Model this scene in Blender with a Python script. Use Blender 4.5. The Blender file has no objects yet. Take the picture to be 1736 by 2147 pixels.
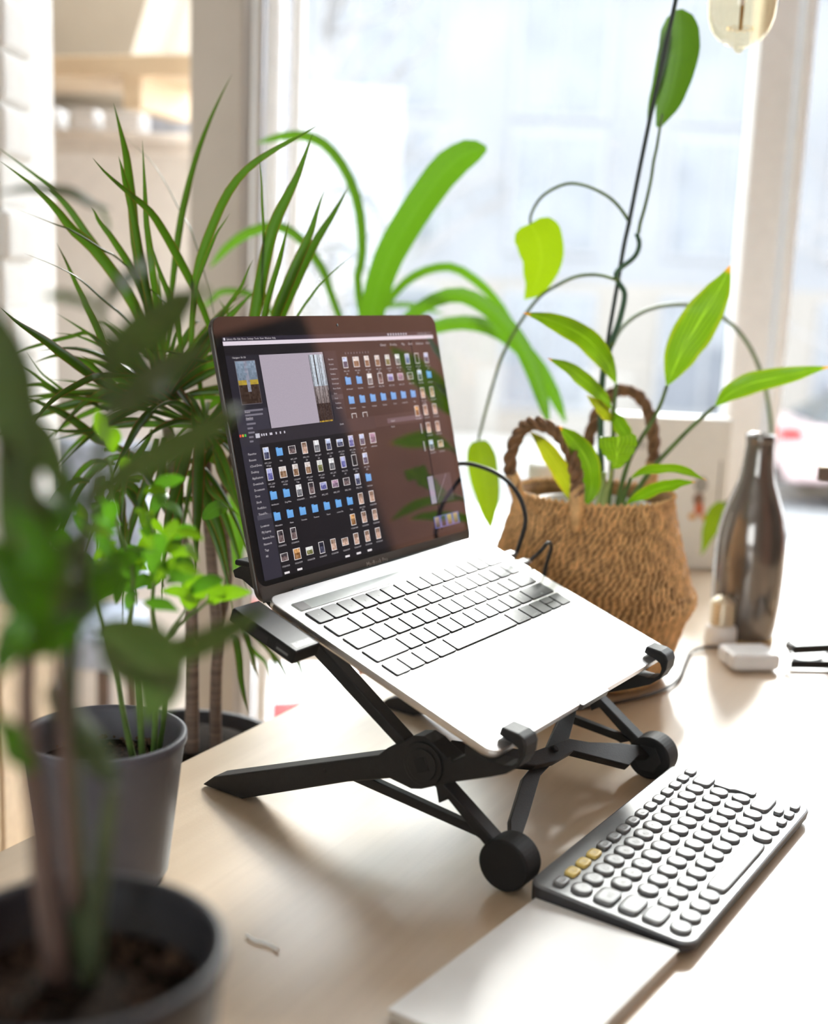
import bpy, bmesh, math, random
from mathutils import Vector, Matrix
random.seed(11)
sc = bpy.context.scene
COL = sc.collection
# ------------------------------------------------------------------ camera
cam_d = bpy.data.cameras.new('camera')
cam = bpy.data.objects.new('camera', cam_d); COL.objects.link(cam)
CAMPOS = Vector((0, 0, 0.41576))
cam.matrix_world = Matrix(((0.9991646, -0.0408677, 0.0, CAMPOS.x), (0.0076652, 0.1874044, -0.9822529, CAMPOS.y),
                           (0.0401424, 0.9814323, 0.1875611, CAMPOS.z), (0, 0, 0, 1)))
cam_d.sensor_fit = 'VERTICAL'; cam_d.sensor_height = 36.0
cam_d.lens = 2607.7 / 2147 * 36
cam_d.clip_start = 0.02; cam_d.clip_end = 200
cam_d.dof.use_dof = True; cam_d.dof.focus_distance = 0.97; cam_d.dof.aperture_fstop = 3.1
cam_d.dof.aperture_blades = 9
sc.camera = cam
# ------------------------------------------------------------------ sky: bright overcast
world = bpy.data.worlds.new('world'); sc.world = world; world.use_nodes = True
wb = world.node_tree.nodes['Background']
wb.inputs['Color'].default_value = (0.93, 0.965, 1.0, 1); wb.inputs['Strength'].default_value = 6.0
# ------------------------------------------------------------------ sun, veiled by thin cloud, shining in through the window
sun_d = bpy.data.lights.new('sun', 'SUN'); sun_d.energy = 4.5; sun_d.angle = math.radians(10); sun_d.color = (1.0, .975, .94)
sun = bpy.data.objects.new('sun', sun_d); COL.objects.link(sun)
SUN_AZ, SUN_EL = math.radians(17), math.radians(30)
sun.rotation_euler = Vector((math.sin(SUN_AZ) * math.cos(SUN_EL), math.cos(SUN_AZ) * math.cos(SUN_EL), math.sin(SUN_EL))).to_track_quat('Z', 'Y').to_euler()
sun.location = (2, 6, 4)
# ------------------------------------------------------------------ exposure
vs = sc.view_settings
vs.view_transform = 'Standard'; vs.look = 'None'; vs.gamma = 1.0; vs.use_curve_mapping = False; vs.exposure = 0.45

# ------------------------------------------------------------------ helpers
def tag(o, label=None, cat=None, group=None, kind=None):
    if label: o['label'] = label
    if cat: o['category'] = cat
    if group: o['group'] = group
    if kind: o['kind'] = kind
    return o
def link(name, me, parent=None, loc=None, rot=None, mat=None, smooth=False):
    o = bpy.data.objects.new(name, me); COL.objects.link(o)
    if parent is not None: o.parent = parent
    if loc is not None: o.location = loc
    if rot is not None: o.rotation_euler = rot
    if mat is not None and me is not None and not me.materials: me.materials.append(mat)
    if smooth:
        for p in me.polygons: p.use_smooth = True
    return o
def empty(name, loc=(0, 0, 0), rot=(0, 0, 0)):
    o = bpy.data.objects.new(name, None); COL.objects.link(o); o.location = loc; o.rotation_euler = rot
    o.empty_display_size = .02
    return o
def mesh(name, V, F, uv=None):
    me = bpy.data.meshes.new(name); me.from_pydata([tuple(v) for v in V], [], F)
    if uv:
        l = me.uv_layers.new(name='UVMap')
        for p in me.polygons:
            for li in p.loop_indices: l.data[li].uv = uv[me.loops[li].vertex_index]
    me.update(); return me
def from_bm(bm, name):
    bmesh.ops.recalc_face_normals(bm, faces=bm.faces)
    me = bpy.data.meshes.new(name); bm.to_mesh(me); bm.free(); return me
def bm_box(bm, x0, x1, y0, y1, z0, z1, M=None):
    vs_ = [bm.verts.new(Vector(c) if M is None else M @ Vector(c)) for c in
           ((x0, y0, z0), (x1, y0, z0), (x1, y1, z0), (x0, y1, z0), (x0, y0, z1), (x1, y0, z1), (x1, y1, z1), (x0, y1, z1))]
    for f in ((0, 3, 2, 1), (4, 5, 6, 7), (0, 1, 5, 4), (1, 2, 6, 5), (2, 3, 7, 6), (3, 0, 4, 7)):
        bm.faces.new([vs_[i] for i in f])
def bevel(bm, w, seg=2, ang=0.6):
    es = [e for e in bm.edges if len(e.link_faces) == 2 and e.calc_face_angle(0) > ang]
    bmesh.ops.bevel(bm, geom=es, offset=w, segments=seg, profile=.5, affect='EDGES', clamp_overlap=True)
def box(name, x0, x1, y0, y1, z0, z1, mat, parent=None, bev=0, seg=2, **k):
    bm = bmesh.new(); bm_box(bm, x0, x1, y0, y1, z0, z1)
    if bev: bmesh.ops.recalc_face_normals(bm, faces=bm.faces); bevel(bm, bev, seg)
    return link(name, from_bm(bm, name), parent, mat=mat, **k)
def rrect(w, h, r, n=4, cx=0, cy=0):
    out = []
    for (sx, sy, a0) in ((1, 1, 0), (-1, 1, 90), (-1, -1, 180), (1, -1, 270)):
        for i in range(n + 1):
            a = math.radians(a0 + 90 * i / n)
            out.append((cx + sx * (w / 2 - r) + r * math.cos(a), cy + sy * (h / 2 - r) + r * math.sin(a)))
    return out
def bm_prism(bm, out, z0, z1, M=None):
    f = lambda p, z: (Vector((p[0], p[1], z)) if M is None else M @ Vector((p[0], p[1], z)))
    a = [bm.verts.new(f(p, z0)) for p in out]; b = [bm.verts.new(f(p, z1)) for p in out]
    n = len(out)
    bm.faces.new(a[::-1]); bm.faces.new(b)
    for i in range(n): bm.faces.new((a[i], a[(i + 1) % n], b[(i + 1) % n], b[i]))
def prism(name, out, z0, z1, mat, parent=None, bev=0, M=None, seg=2, **k):
    bm = bmesh.new(); bm_prism(bm, out, z0, z1, M)
    bmesh.ops.recalc_face_normals(bm, faces=bm.faces)
    if bev: bevel(bm, bev, seg)
    return link(name, from_bm(bm, name), parent, mat=mat, **k)
def lathe_me(name, prof, seg=48, center=(0, 0, 0)):
    V = []; F = []; n = len(prof)
    for i in range(seg):
        a = 2 * math.pi * i / seg
        for r, z in prof: V.append((center[0] + r * math.cos(a), center[1] + r * math.sin(a), center[2] + z))
    for i in range(seg):
        j = (i + 1) % seg
        for k in range(n - 1): F.append((i * n + k, j * n + k, j * n + k + 1, i * n + k + 1))
    me = mesh(name, V, F)
    bm = bmesh.new(); bm.from_mesh(me); bmesh.ops.remove_doubles(bm, verts=bm.verts, dist=1e-6)
    bmesh.ops.recalc_face_normals(bm, faces=bm.faces); bm.to_mesh(me); bm.free()
    return me
def lathe(name, prof, mat, parent=None, seg=48, center=(0, 0, 0), **k):
    return link(name, lathe_me(name, prof, seg, center), parent, mat=mat, smooth=True, **k)
def frames(pts):
    T = []
    for i in range(len(pts)):
        t = pts[min(i + 1, len(pts) - 1)] - pts[max(i - 1, 0)]
        T.append(t.normalized() if t.length > 1e-9 else Vector((0, 0, 1)))
    n = T[0].cross(Vector((0, 0, 1)))
    if n.length < .1: n = T[0].cross(Vector((1, 0, 0)))
    n.normalize(); out = []
    for t in T:
        n = (n - t * n.dot(t)).normalized(); out.append((t, n, t.cross(n)))
    return out
def tube_vf(pts, rad, sides=8, V=None, F=None):
    V = [] if V is None else V; F = [] if F is None else F
    b = len(V); fr = frames(pts); n = len(pts)
    for i, p in enumerate(pts):
        r = rad[i] if isinstance(rad, (list, tuple)) else rad
        for s in range(sides):
            a = 2 * math.pi * s / sides
            V.append(p + (fr[i][1] * math.cos(a) + fr[i][2] * math.sin(a)) * r)
    for i in range(n - 1):
        for s in range(sides):
            t = (s + 1) % sides
            F.append((b + i * sides + s, b + i * sides + t, b + (i + 1) * sides + t, b + (i + 1) * sides + s))
    F.append(tuple(b + s for s in range(sides))[::-1]); F.append(tuple(b + (n - 1) * sides + s for s in range(sides)))
    return V, F
def tube(name, pts, rad, mat, parent=None, sides=10, **k):
    V, F = tube_vf([Vector(p) for p in pts], rad, sides)
    return link(name, mesh(name, V, F), parent, mat=mat, smooth=True, **k)
def smooth_path(pts, n):
    P = [Vector(p) for p in pts]
    P = [2 * P[0] - P[1]] + P + [2 * P[-1] - P[-2]]
    m = len(P) - 3; out = []
    for k in range(n + 1):
        t = k / n * m; i = min(int(t), m - 1); u = t - i
        a, b, c, d = P[i:i + 4]
        out.append(.5 * (2 * b + (c - a) * u + (2 * a - 5 * b + 4 * c - d) * u * u + (3 * b - a - 3 * c + d) * u ** 3))
    return out
# ------------------------------------------------------------------ materials (all node based)
def nd(nt, t, **k):
    n = nt.nodes.new(t)
    for a, b in k.items():
        if a in n.inputs.keys(): n.inputs[a].default_value = b
        else: setattr(n, a, b)
    return n
def new_mat(name):
    m = bpy.data.materials.new(name); m.use_nodes = True
    nt = m.node_tree; return m, nt, nt.nodes['Principled BSDF']
def M(name, col, rough=.5, metal=0, var=.08, scale=40, bump=0, bscale=None, spec=.5, coat=0, stretch=None, rvar=0):
    m, nt, b = new_mat(name)
    tc = nd(nt, 'ShaderNodeTexCoord'); mp = nd(nt, 'ShaderNodeMapping')
    if stretch: mp.inputs['Scale'].default_value = stretch
    nt.links.new(tc.outputs['Object'], mp.inputs['Vector'])
    nz = nd(nt, 'ShaderNodeTexNoise', Scale=scale, Detail=4.0)
    nt.links.new(mp.outputs[0], nz.inputs['Vector'])
    cr = nd(nt, 'ShaderNodeValToRGB')
    cr.color_ramp.elements[0].position = .3; cr.color_ramp.elements[1].position = .7
    cr.color_ramp.elements[0].color = [c * (1 - var) for c in col[:3]] + [1]
    cr.color_ramp.elements[1].color = [min(1, c * (1 + var)) for c in col[:3]] + [1]
    nt.links.new(nz.outputs['Fac'], cr.inputs['Fac']); nt.links.new(cr.outputs['Color'], b.inputs['Base Color'])
    b.inputs['Roughness'].default_value = rough; b.inputs['Metallic'].default_value = metal
    b.inputs['Specular IOR Level'].default_value = spec; b.inputs['Coat Weight'].default_value = coat
    if rvar:
        mr = nd(nt, 'ShaderNodeMapRange'); mr.inputs['To Min'].default_value = rough - rvar; mr.inputs['To Max'].default_value = rough + rvar
        nt.links.new(nz.outputs['Fac'], mr.inputs['Value']); nt.links.new(mr.outputs[0], b.inputs['Roughness'])
    if bump:
        n2 = nd(nt, 'ShaderNodeTexNoise', Scale=bscale or scale * 4, Detail=3.0); nt.links.new(mp.outputs[0], n2.inputs['Vector'])
        bp = nd(nt, 'ShaderNodeBump', Strength=bump, Distance=.002); nt.links.new(n2.outputs['Fac'], bp.inputs['Height'])
        nt.links.new(bp.outputs[0], b.inputs['Normal'])
    return m
def leaf_mat(name, dark, light, trans, tw=.45, rough=.35, edge=None, vein=.25, nveins=0, spec=.5, tip=None, tmix=.75):
    m, nt, b = new_mat(name); L = nt.links
    uv = nd(nt, 'ShaderNodeUVMap'); sx = nd(nt, 'ShaderNodeSeparateXYZ'); L.new(uv.outputs[0], sx.inputs[0])
    oi = nd(nt, 'ShaderNodeObjectInfo')
    nz = nd(nt, 'ShaderNodeTexNoise', Scale=60.0, Detail=2.0); tc = nd(nt, 'ShaderNodeTexCoord'); L.new(tc.outputs['Object'], nz.inputs['Vector'])
    ad = nd(nt, 'ShaderNodeMath', operation='ADD'); L.new(oi.outputs['Random'], ad.inputs[0]); L.new(nz.outputs['Fac'], ad.inputs[1])
    hf = nd(nt, 'ShaderNodeMath', operation='MULTIPLY'); hf.inputs[1].default_value = .5; L.new(ad.outputs[0], hf.inputs[0])
    mx = nd(nt, 'ShaderNodeMix', data_type='RGBA'); mx.inputs[6].default_value = (*dark, 1); mx.inputs[7].default_value = (*light, 1)
    L.new(hf.outputs[0], mx.inputs[0]); col = mx.outputs[2]
    # midrib
    ab = nd(nt, 'ShaderNodeMath', operation='SUBTRACT'); ab.inputs[1].default_value = .5; L.new(sx.outputs[0], ab.inputs[0])
    aa = nd(nt, 'ShaderNodeMath', operation='ABSOLUTE'); L.new(ab.outputs[0], aa.inputs[0])
    lt = nd(nt, 'ShaderNodeMapRange'); lt.inputs['From Min'].default_value = .0; lt.inputs['From Max'].default_value = .06
    lt.inputs['To Min'].default_value = vein; lt.inputs['To Max'].default_value = 0; L.new(aa.outputs[0], lt.inputs['Value'])
    m2 = nd(nt, 'ShaderNodeMix', data_type='RGBA'); L.new(lt.outputs[0], m2.inputs[0]); L.new(col, m2.inputs[6]); m2.inputs[7].default_value = (*[min(1, c * 2 + .06) for c in light], 1)
    col = m2.outputs[2]
    if nveins:
        sc1 = nd(nt, 'ShaderNodeMath', operation='MULTIPLY'); sc1.inputs[1].default_value = 1.5; L.new(aa.outputs[0], sc1.inputs[0])
        sc2 = nd(nt, 'ShaderNodeMath', operation='MULTIPLY'); sc2.inputs[1].default_value = .45; L.new(sx.outputs[1], sc2.inputs[0])
        w1 = nd(nt, 'ShaderNodeMath', operation='SUBTRACT'); L.new(sc1.outputs[0], w1.inputs[0]); L.new(sc2.outputs[0], w1.inputs[1])   # veins run out at a slant from the midrib
        fr = nd(nt, 'ShaderNodeMath', operation='MULTIPLY'); fr.inputs[1].default_value = nveins * 6.283; L.new(w1.outputs[0], fr.inputs[0])
        sn = nd(nt, 'ShaderNodeMath', operation='SINE'); L.new(fr.outputs[0], sn.inputs[0])
        mr = nd(nt, 'ShaderNodeMapRange'); mr.inputs['From Min'].default_value = .2; mr.inputs['To Max'].default_value = .6; L.new(sn.outputs[0], mr.inputs['Value'])
        m4 = nd(nt, 'ShaderNodeMix', data_type='RGBA'); L.new(mr.outputs[0], m4.inputs[0]); L.new(col, m4.inputs[6]); m4.inputs[7].default_value = (*[c * .55 for c in dark], 1); col = m4.outputs[2]
    if edge:
        er = nd(nt, 'ShaderNodeMapRange'); er.inputs['From Min'].default_value = .36; er.inputs['From Max'].default_value = .43; L.new(aa.outputs[0], er.inputs['Value'])
        m3 = nd(nt, 'ShaderNodeMix', data_type='RGBA'); L.new(er.outputs[0], m3.inputs[0]); L.new(col, m3.inputs[6]); m3.inputs[7].default_value = (*edge, 1); col = m3.outputs[2]
    if tip:
        er = nd(nt, 'ShaderNodeMapRange'); er.inputs['From Min'].default_value = .93; er.inputs['From Max'].default_value = .98; L.new(sx.outputs[1], er.inputs['Value'])
        m5 = nd(nt, 'ShaderNodeMix', data_type='RGBA'); L.new(er.outputs[0], m5.inputs[0]); L.new(col, m5.inputs[6]); m5.inputs[7].default_value = (*tip, 1); col = m5.outputs[2]
    L.new(col, b.inputs['Base Color']); b.inputs['Roughness'].default_value = rough; b.inputs['Specular IOR Level'].default_value = spec
    tr = nd(nt, 'ShaderNodeBsdfTranslucent')
    tm = nd(nt, 'ShaderNodeMix', data_type='RGBA', blend_type='MULTIPLY'); tm.inputs[0].default_value = 1
    g = nd(nt, 'ShaderNodeMix', data_type='RGBA', blend_type='MIX' if tmix < 1 else 'MULTIPLY'); g.inputs[0].default_value = tmix; L.new(col, g.inputs[6]); g.inputs[7].default_value = (*trans, 1)
    L.new(g.outputs[2], tr.inputs['Color'])
    ms = nd(nt, 'ShaderNodeMixShader'); ms.inputs[0].default_value = tw
    L.new(b.outputs[0], ms.inputs[1]); L.new(tr.outputs[0], ms.inputs[2]); L.new(ms.outputs[0], nt.nodes['Material Output'].inputs['Surface'])
    return m
def glass_mat(name, tint=(1, 1, 1), refl=1.0, ior=1.5, rough=0.0):
    """thin pane: clear transmission plus fresnel reflection"""
    m, nt, b = new_mat(name); nt.nodes.remove(b)
    t = nd(nt, 'ShaderNodeBsdfTransparent'); t.inputs[0].default_value = (*tint, 1)
    g = nd(nt, 'ShaderNodeBsdfGlossy'); g.inputs['Roughness'].default_value = rough
    f = nd(nt, 'ShaderNodeFresnel'); ge = nd(nt, 'ShaderNodeNewGeometry')
    ir = nd(nt, 'ShaderNodeMapRange'); ir.inputs['To Min'].default_value = ior; ir.inputs['To Max'].default_value = 1 / ior   # same ior from either side of the thin sheet
    nt.links.new(ge.outputs['Backfacing'], ir.inputs['Value']); nt.links.new(ir.outputs[0], f.inputs[0])
    x = nd(nt, 'ShaderNodeMixShader'); nt.links.new(f.outputs[0], x.inputs[0]); nt.links.new(t.outputs[0], x.inputs[1]); nt.links.new(g.outputs[0], x.inputs[2])
    nt.links.new(x.outputs[0], nt.nodes['Material Output'].inputs['Surface']); return m
def ply_mat(name, c0, c1, rot, rough=.42, spec=.5, sc_=(1.5, 38, 38), coat=0):
    m, nt, b = new_mat(name); L = nt.links
    tc = nd(nt, 'ShaderNodeTexCoord'); mp = nd(nt, 'ShaderNodeMapping'); mp.inputs['Rotation'].default_value = (0, 0, rot); mp.inputs['Scale'].default_value = sc_
    L.new(tc.outputs['Object'], mp.inputs[0])
    n1 = nd(nt, 'ShaderNodeTexNoise', Scale=1.6, Detail=6.0, Roughness=.6, Distortion=.4); L.new(mp.outputs[0], n1.inputs['Vector'])
    n2 = nd(nt, 'ShaderNodeTexNoise', Scale=9.0, Detail=3.0); L.new(tc.outputs['Object'], n2.inputs['Vector'])
    a = nd(nt, 'ShaderNodeMix', data_type='FLOAT'); a.inputs[0].default_value = .35; L.new(n1.outputs['Fac'], a.inputs[2]); L.new(n2.outputs['Fac'], a.inputs[3])
    cr = nd(nt, 'ShaderNodeValToRGB'); cr.color_ramp.elements[0].position = .35; cr.color_ramp.elements[1].position = .65
    cr.color_ramp.elements[0].color = (*c0, 1); cr.color_ramp.elements[1].color = (*c1, 1)
    L.new(a.outputs[0], cr.inputs[0]); L.new(cr.outputs[0], b.inputs['Base Color'])
    b.inputs['Specular IOR Level'].default_value = spec; b.inputs['Coat Weight'].default_value = coat; b.inputs['Coat Roughness'].default_value = .28
    mr = nd(nt, 'ShaderNodeMapRange'); mr.inputs['To Min'].default_value = rough - .08; mr.inputs['To Max'].default_value = rough + .12; L.new(n1.outputs['Fac'], mr.inputs['Value']); L.new(mr.outputs[0], b.inputs['Roughness'])
    n3 = nd(nt, 'ShaderNodeTexNoise', Scale=420.0, Detail=2.0); L.new(tc.outputs['Object'], n3.inputs['Vector'])
    bp = nd(nt, 'ShaderNodeBump', Strength=.12, Distance=.0006); L.new(n3.outputs['Fac'], bp.inputs['Height']); L.new(bp.outputs[0], b.inputs['Normal'])
    return m
# ------------------------------------------------------------------ palette
m_white_paint = M('white_paint', (.80, .79, .77), .6, bump=.15, scale=6)
m_warm_paint = M('warm_plaster', (.74, .69, .60), .7, bump=.2, scale=5)
m_shade = M('shaded_plaster', (.40, .345, .27), .7, bump=.2, scale=5)  # alcove plaster with its shade put into the colour
m_post = M('post_paint', (.40, .355, .30), .5, var=.05, scale=8)
m_frame = M('window_pvc', (.92, .925, .93), .3, var=.03)
m_brick = M('painted_brick', (.80, .79, .76), .65, var=.06, scale=25, bump=.6, bscale=90)
m_redbrick = M('red_brick_wall', (.60, .29, .21), .8, var=.25, scale=3, bump=.4, bscale=60)
m_floor = ply_mat('oak_floor', (.42, .30, .19), (.58, .43, .28), 0, .4)
m_desk = ply_mat('birch_ply', (.56, .42, .28), (.665, .515, .36), -1.07, .35, .75, coat=.8)
m_plyedge = ply_mat('ply_edge', (.45, .32, .19), (.66, .50, .33), -1.07, .5, .4, (2, 2, 260))
m_wood_pale = ply_mat('pale_wood', (.60, .43, .26), (.74, .57, .37), 0, .5)
m_dark_wood = M('dark_wood', (.12, .075, .05), .5, var=.3, scale=20)
m_black = M('black_nylon', (.013, .0125, .0125), .5, var=.15, scale=200, bump=.12, bscale=900, spec=.34)
m_rubber = M('black_rubber', (.011, .0105, .0105), .6, var=.1, bump=.1, bscale=700, spec=.3)
m_alu = M('silver_aluminium', (.74, .72, .72), .33, 1, var=.02, scale=300, bump=.03, bscale=2500)
m_alu_dark = M('grey_aluminium', (.115, .11, .108), .40, 1, var=.02, scale=300)
m_keycap = M('laptop_keycap', (.035, .035, .037), .42, var=.1, scale=300, spec=.62)
m_recess = M('key_recess', (.01, .009, .011), .7)
m_kb = M('keyboard_grey', (.115, .12, .127), .36, var=.05, scale=200, bump=.06, bscale=1500, spec=.75)
m_kbkey = M('keyboard_key', (.15, .152, .156), .42, var=.04, scale=200, spec=.75)
m_kbside = M('keyboard_side', (.03, .028, .03), .5, var=.06, bump=.1, bscale=1200)
m_yellow = M('yellow_key', (.80, .60, .17), .45, var=.04)
m_legend = M('legend_ink', (.45, .46, .47), .5, var=.02)
m_whiteplastic = M('white_plastic', (.82, .81, .80), .35, var=.02)
m_paper = M('white_card', (.84, .84, .83), .55, var=.02, bump=.1, bscale=700)
m_pages = M('page_edges', (.62, .56, .48), .8, var=.1, stretch=(1, 1, 60))
m_ceramic = M('white_ceramic', (.84, .83, .81), .25, var=.02)
m_pot = M('grey_pot', (.085, .086, .106), .55, var=.06, scale=30, bump=.08)
m_blackpot = M('charcoal_pot', (.018, .018, .024), .5, var=.06, scale=30, bump=.08)
m_terra = M('terracotta', (.55, .20, .10), .7, var=.15, scale=20, bump=.2)
m_soil = M('potting_soil', (.014, .009, .006), .95, var=.6, scale=160, bump=1, bscale=260, spec=.1)
m_crumb = M('soil_crumb', (.085, .052, .034), .95, var=.5, scale=200)
m_bark = M('ringed_bark', (.20, .145, .115), .8, var=.3, scale=9, bump=.6, bscale=50, stretch=(1, 1, 30))
m_twig = M('grey_twig', (.21, .20, .20), .8, var=.2)
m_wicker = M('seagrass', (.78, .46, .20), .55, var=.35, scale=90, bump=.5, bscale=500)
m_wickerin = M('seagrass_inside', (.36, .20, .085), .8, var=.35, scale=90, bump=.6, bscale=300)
m_braid = M('seagrass_braid', (.24, .125, .06), .6, var=.4, scale=120, bump=.6, bscale=500)
m_smoke = M('smoked_glass', (.17, .15, .135), .12, .55, var=.08, scale=14, spec=.8, coat=.5)
m_cable = M('black_cable', (.02, .021, .022), .45)
m_grey = M('grey_plug', (.17, .17, .175), .4, .2)
m_brass = M('brass', (.62, .44, .18), .3, 1, var=.08)
m_tan = M('tan_cap', (.52, .36, .16), .35, .7, var=.1)
m_stem = M('green_stem', (.11, .19, .045), .5, var=.25, scale=60)
m_stemolive = M('olive_stem', (.060, .078, .030), .6, var=.3, scale=40)
m_stemdark = M('dark_green_stem', (.05, .13, .07), .5, var=.25, scale=60)
m_stempale = M('pale_green_stem', (.40, .52, .18), .5, var=.2, scale=60)
m_stempink = M('pinkish_stem', (.125, .080, .064), .6, var=.3, scale=40)
m_stake = M('stake_dark', (.035, .05, .045), .6)
m_asphalt = M('street_asphalt', (.24, .245, .255), .9, var=.15, scale=2)
m_pave = M('pavement', (.34, .335, .33), .9, var=.1, scale=2)
m_facade = M('facade_plaster', (.185, .19, .205), .9, var=.16, scale=.35)
m_facade2 = M('facade_cream', (.21, .195, .18), .9, var=.1, scale=.5)
m_winglass = M('far_window_glass', (.125, .135, .155), .1, spec=.6, var=.2, scale=1)
m_carwhite = M('white_car_paint', (.80, .80, .80), .25, coat=.6, var=.02)
m_carred = M('pink_car_paint', (.50, .38, .39), .25, coat=.6, var=.02)
m_cargrey = M('grey_car_paint', (.30, .32, .36), .25, coat=.6, var=.02)
m_carglass = M('car_glass', (.05, .06, .065), .08, spec=.7)
m_taillight = M('red_tail_light', (.42, .003, .003), .6, spec=.2)
m_clear = glass_mat('clear_pane', (.97, .985, .98))
m_bulb = glass_mat('amber_bulb_glass', (.95, .875, .71), ior=1.5)
m_lens = glass_mat('spectacle_lens', (.95, .96, .97))
m_thread = M('white_thread', (.9, .9, .88), .8)
m_red = M('red_cloth', (.55, .12, .08), .8, var=.2)
m_bluegrey = M('blue_grey_cloth', (.42, .47, .56), .8, var=.2)
m_brown = M('dark_brown_cabinet', (.035, .026, .03), .5, var=.2)

# ------------------------------------------------------------------ the room
FZ = -0.74
def struct(o): o['kind'] = 'structure'; return o
struct(box('floor', -3, 2.1, -3.1, 2.28, FZ - .1, FZ, m_floor))
struct(box('ceiling', -3, 2.1, -3.1, 2.28, 1.95, 2.05, m_white_paint))
wbk = struct(box('wall_back', -3, -2.3, -3.2, -3.1, FZ, 1.95, m_white_paint))
struct(box('wall_back_pier', -.1, 2.1, -3.2, -3.1, FZ, 1.95, m_white_paint)); struct(box('wall_back_sill', -2.3, -.1, -3.2, -3.1, FZ, .1, m_white_paint)); struct(box('wall_back_lintel', -2.3, -.1, -3.2, -3.1, 1.5, 1.95, m_white_paint))
w_fill = struct(box('window_fill', -2.3, -.1, -3.18, -3.12, .1, .16, m_frame))  # added window behind the camera, only there for front fill light
for x in (-2.27, -1.2, -.13): box('frame_post', x - .03, x + .03, -3.18, -3.12, .16, 1.5, m_frame, w_fill)
for x0, x1 in ((-2.24, -1.23), (-1.17, -.16)): box('pane', x0, x1, -3.152, -3.148, .16, 1.5, m_clear, w_fill)
struct(box('wall_right', 2.0, 2.1, -3.1, 2.28, FZ, 1.95, m_redbrick))
struct(box('wall_left', -3.1, -3, -3.1, 2.28, FZ, 1.95, m_white_paint))
struct(box('wall_front', -3, -1.75, 2.2, 2.3, FZ, 1.95, m_white_paint))
# post between the big window and the alcove
post = struct(box('trim_1', -.409, -.318, 2.2, 2.33, FZ, 1.95, m_post, bev=.004))
for i, x in enumerate((-.311, -.302, -.293)):
    struct(box('post_rib', x - .0035, x + .0035, 2.215, 2.24, FZ, 1.95, m_post if i % 2 == 0 else m_frame, parent=post, bev=.001))
# window_1: frame, sash posts, rail and panes
w1 = struct(box('window_1', -.318, 2.0, 2.24, 2.31, 1.52, 1.6, m_frame, bev=.004))
struct(box('wall_lintel', -1.75, 2.0, 2.2, 2.32, 1.6, 1.95, m_white_paint))
def wpart(name, *a, mat=m_frame): return box(name, *a, mat, parent=w1, bev=.004)
wpart('frame_post', -.285, -.262, 2.23, 2.31, FZ, 1.52)
wpart('sash_post', -.245, -.225, 2.25, 2.30, -.26, 1.52)
wpart('sash_post', .56, .625, 2.25, 2.31, -.26, 1.52)
wpart('frame_post', .632, .652, 2.24, 2.31, -.26, 1.52)
wpart('sash_post', 1.50, 1.62, 2.25, 2.31, FZ, 1.52)
wpart('sash_post', 1.92, 2.0, 2.25, 2.31, FZ, 1.52)
wpart('transom_rail', -.29, 2.0, 2.24, 2.31, -.31, -.26)
wpart('transom_rail', -.29, 2.0, 2.24, 2.31, FZ, FZ + .07)
for x0, x1 in ((-.225, .56), (.652, 1.5), (1.62, 1.92)):
    for z0, z1 in ((-.26, 1.52), (FZ + .07, -.31)):
        box('pane', x0, x1, 2.278, 2.282, z0, z1, m_clear, parent=w1)
# white painted brick pier on the left: bricks are pieces of their own
pier = struct(box('wall_pier', -1.10, -.553, 1.664, 1.90, FZ, 1.95, m_brick))
bm = bmesh.new(); bm_box(bm, -.124, .124, -.06, .06, -.0318, .0318); bmesh.ops.recalc_face_normals(bm, faces=bm.faces); bevel(bm, .009, 3)
brick_me = from_bm(bm, 'brick'); brick_me.materials.append(m_brick)
for p in brick_me.polygons: p.use_smooth = False
rb = random.Random(3)
for r in range(24):
    z = -.42 + r * .0665
    for c in range(2):
        link('brick', brick_me, pier, (-.6685 - c * .252 + rb.uniform(-.006, .005) - (0 if r % 2 else .004), 1.718 + rb.uniform(-.003, .003), z), (0, 0, rb.uniform(-.01, .01)))
# alcove beyond the post
struct(box('wall_alcove', -1.75, -.50, 3.3, 3.4, FZ, 2.0, m_warm_paint))
struct(box('wall_alcove_side', -1.8, -1.7, 2.2, 3.4, FZ, 2.0, m_warm_paint))
struct(box('floor_alcove', -1.75, -.50, 2.28, 3.4, FZ - .1, FZ, m_floor))
struct(box('ceiling_alcove', -1.75, -.50, 2.28, 3.4, 1.95, 2.05, m_white_paint))
struct(prism('wall_shade_panel', [(-1.7, 1.95), (-.50, 1.95), (-.50, 1.36), (-.643, 1.02), (-.71, .80), (-1.7, .80)], 2.97, 3.28, m_shade,  # added panel: darker colour and slanted edge stand in for a diagonal sun shadow
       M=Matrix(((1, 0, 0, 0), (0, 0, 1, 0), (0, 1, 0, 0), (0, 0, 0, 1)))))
# ------------------------------------------------------------------ outside
SZ = -2.2
struct(box('street', -30, 40, 2.6, 60, SZ - .2, SZ, m_asphalt))
struct(box('pavement', -30, 40, 16.5, 19.7, SZ, SZ + .12, m_pave))
bld = empty('apartment_building', (2, 20, SZ)); tag(bld, 'pale apartment block across the street with rows of grey windows', 'building')
box('facade', -14, 14, 0, 8, 0, 7.4, m_facade, bld)
box('ground_floor', -14, 14, -.06, 0, 0, 2.6, m_facade2, bld)
box('cornice', -14.1, 14.1, -.25, 0, 7.2, 7.5, m_facade, bld)
bm = bmesh.new(); bm_box(bm, -.75, .75, -.03, 0, -.95, .95); wf_me = from_bm(bm, 'window'); wf_me.materials.append(M('far_window_frame', (.20, .205, .22), .7))
bm = bmesh.new(); bm_box(bm, -.64, -.04, -.045, -.03, -.85, .85); bm_box(bm, .04, .64, -.045, -.03, -.85, .85); wp_me = from_bm(bm, 'pane'); wp_me.materials.append(m_winglass)
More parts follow.
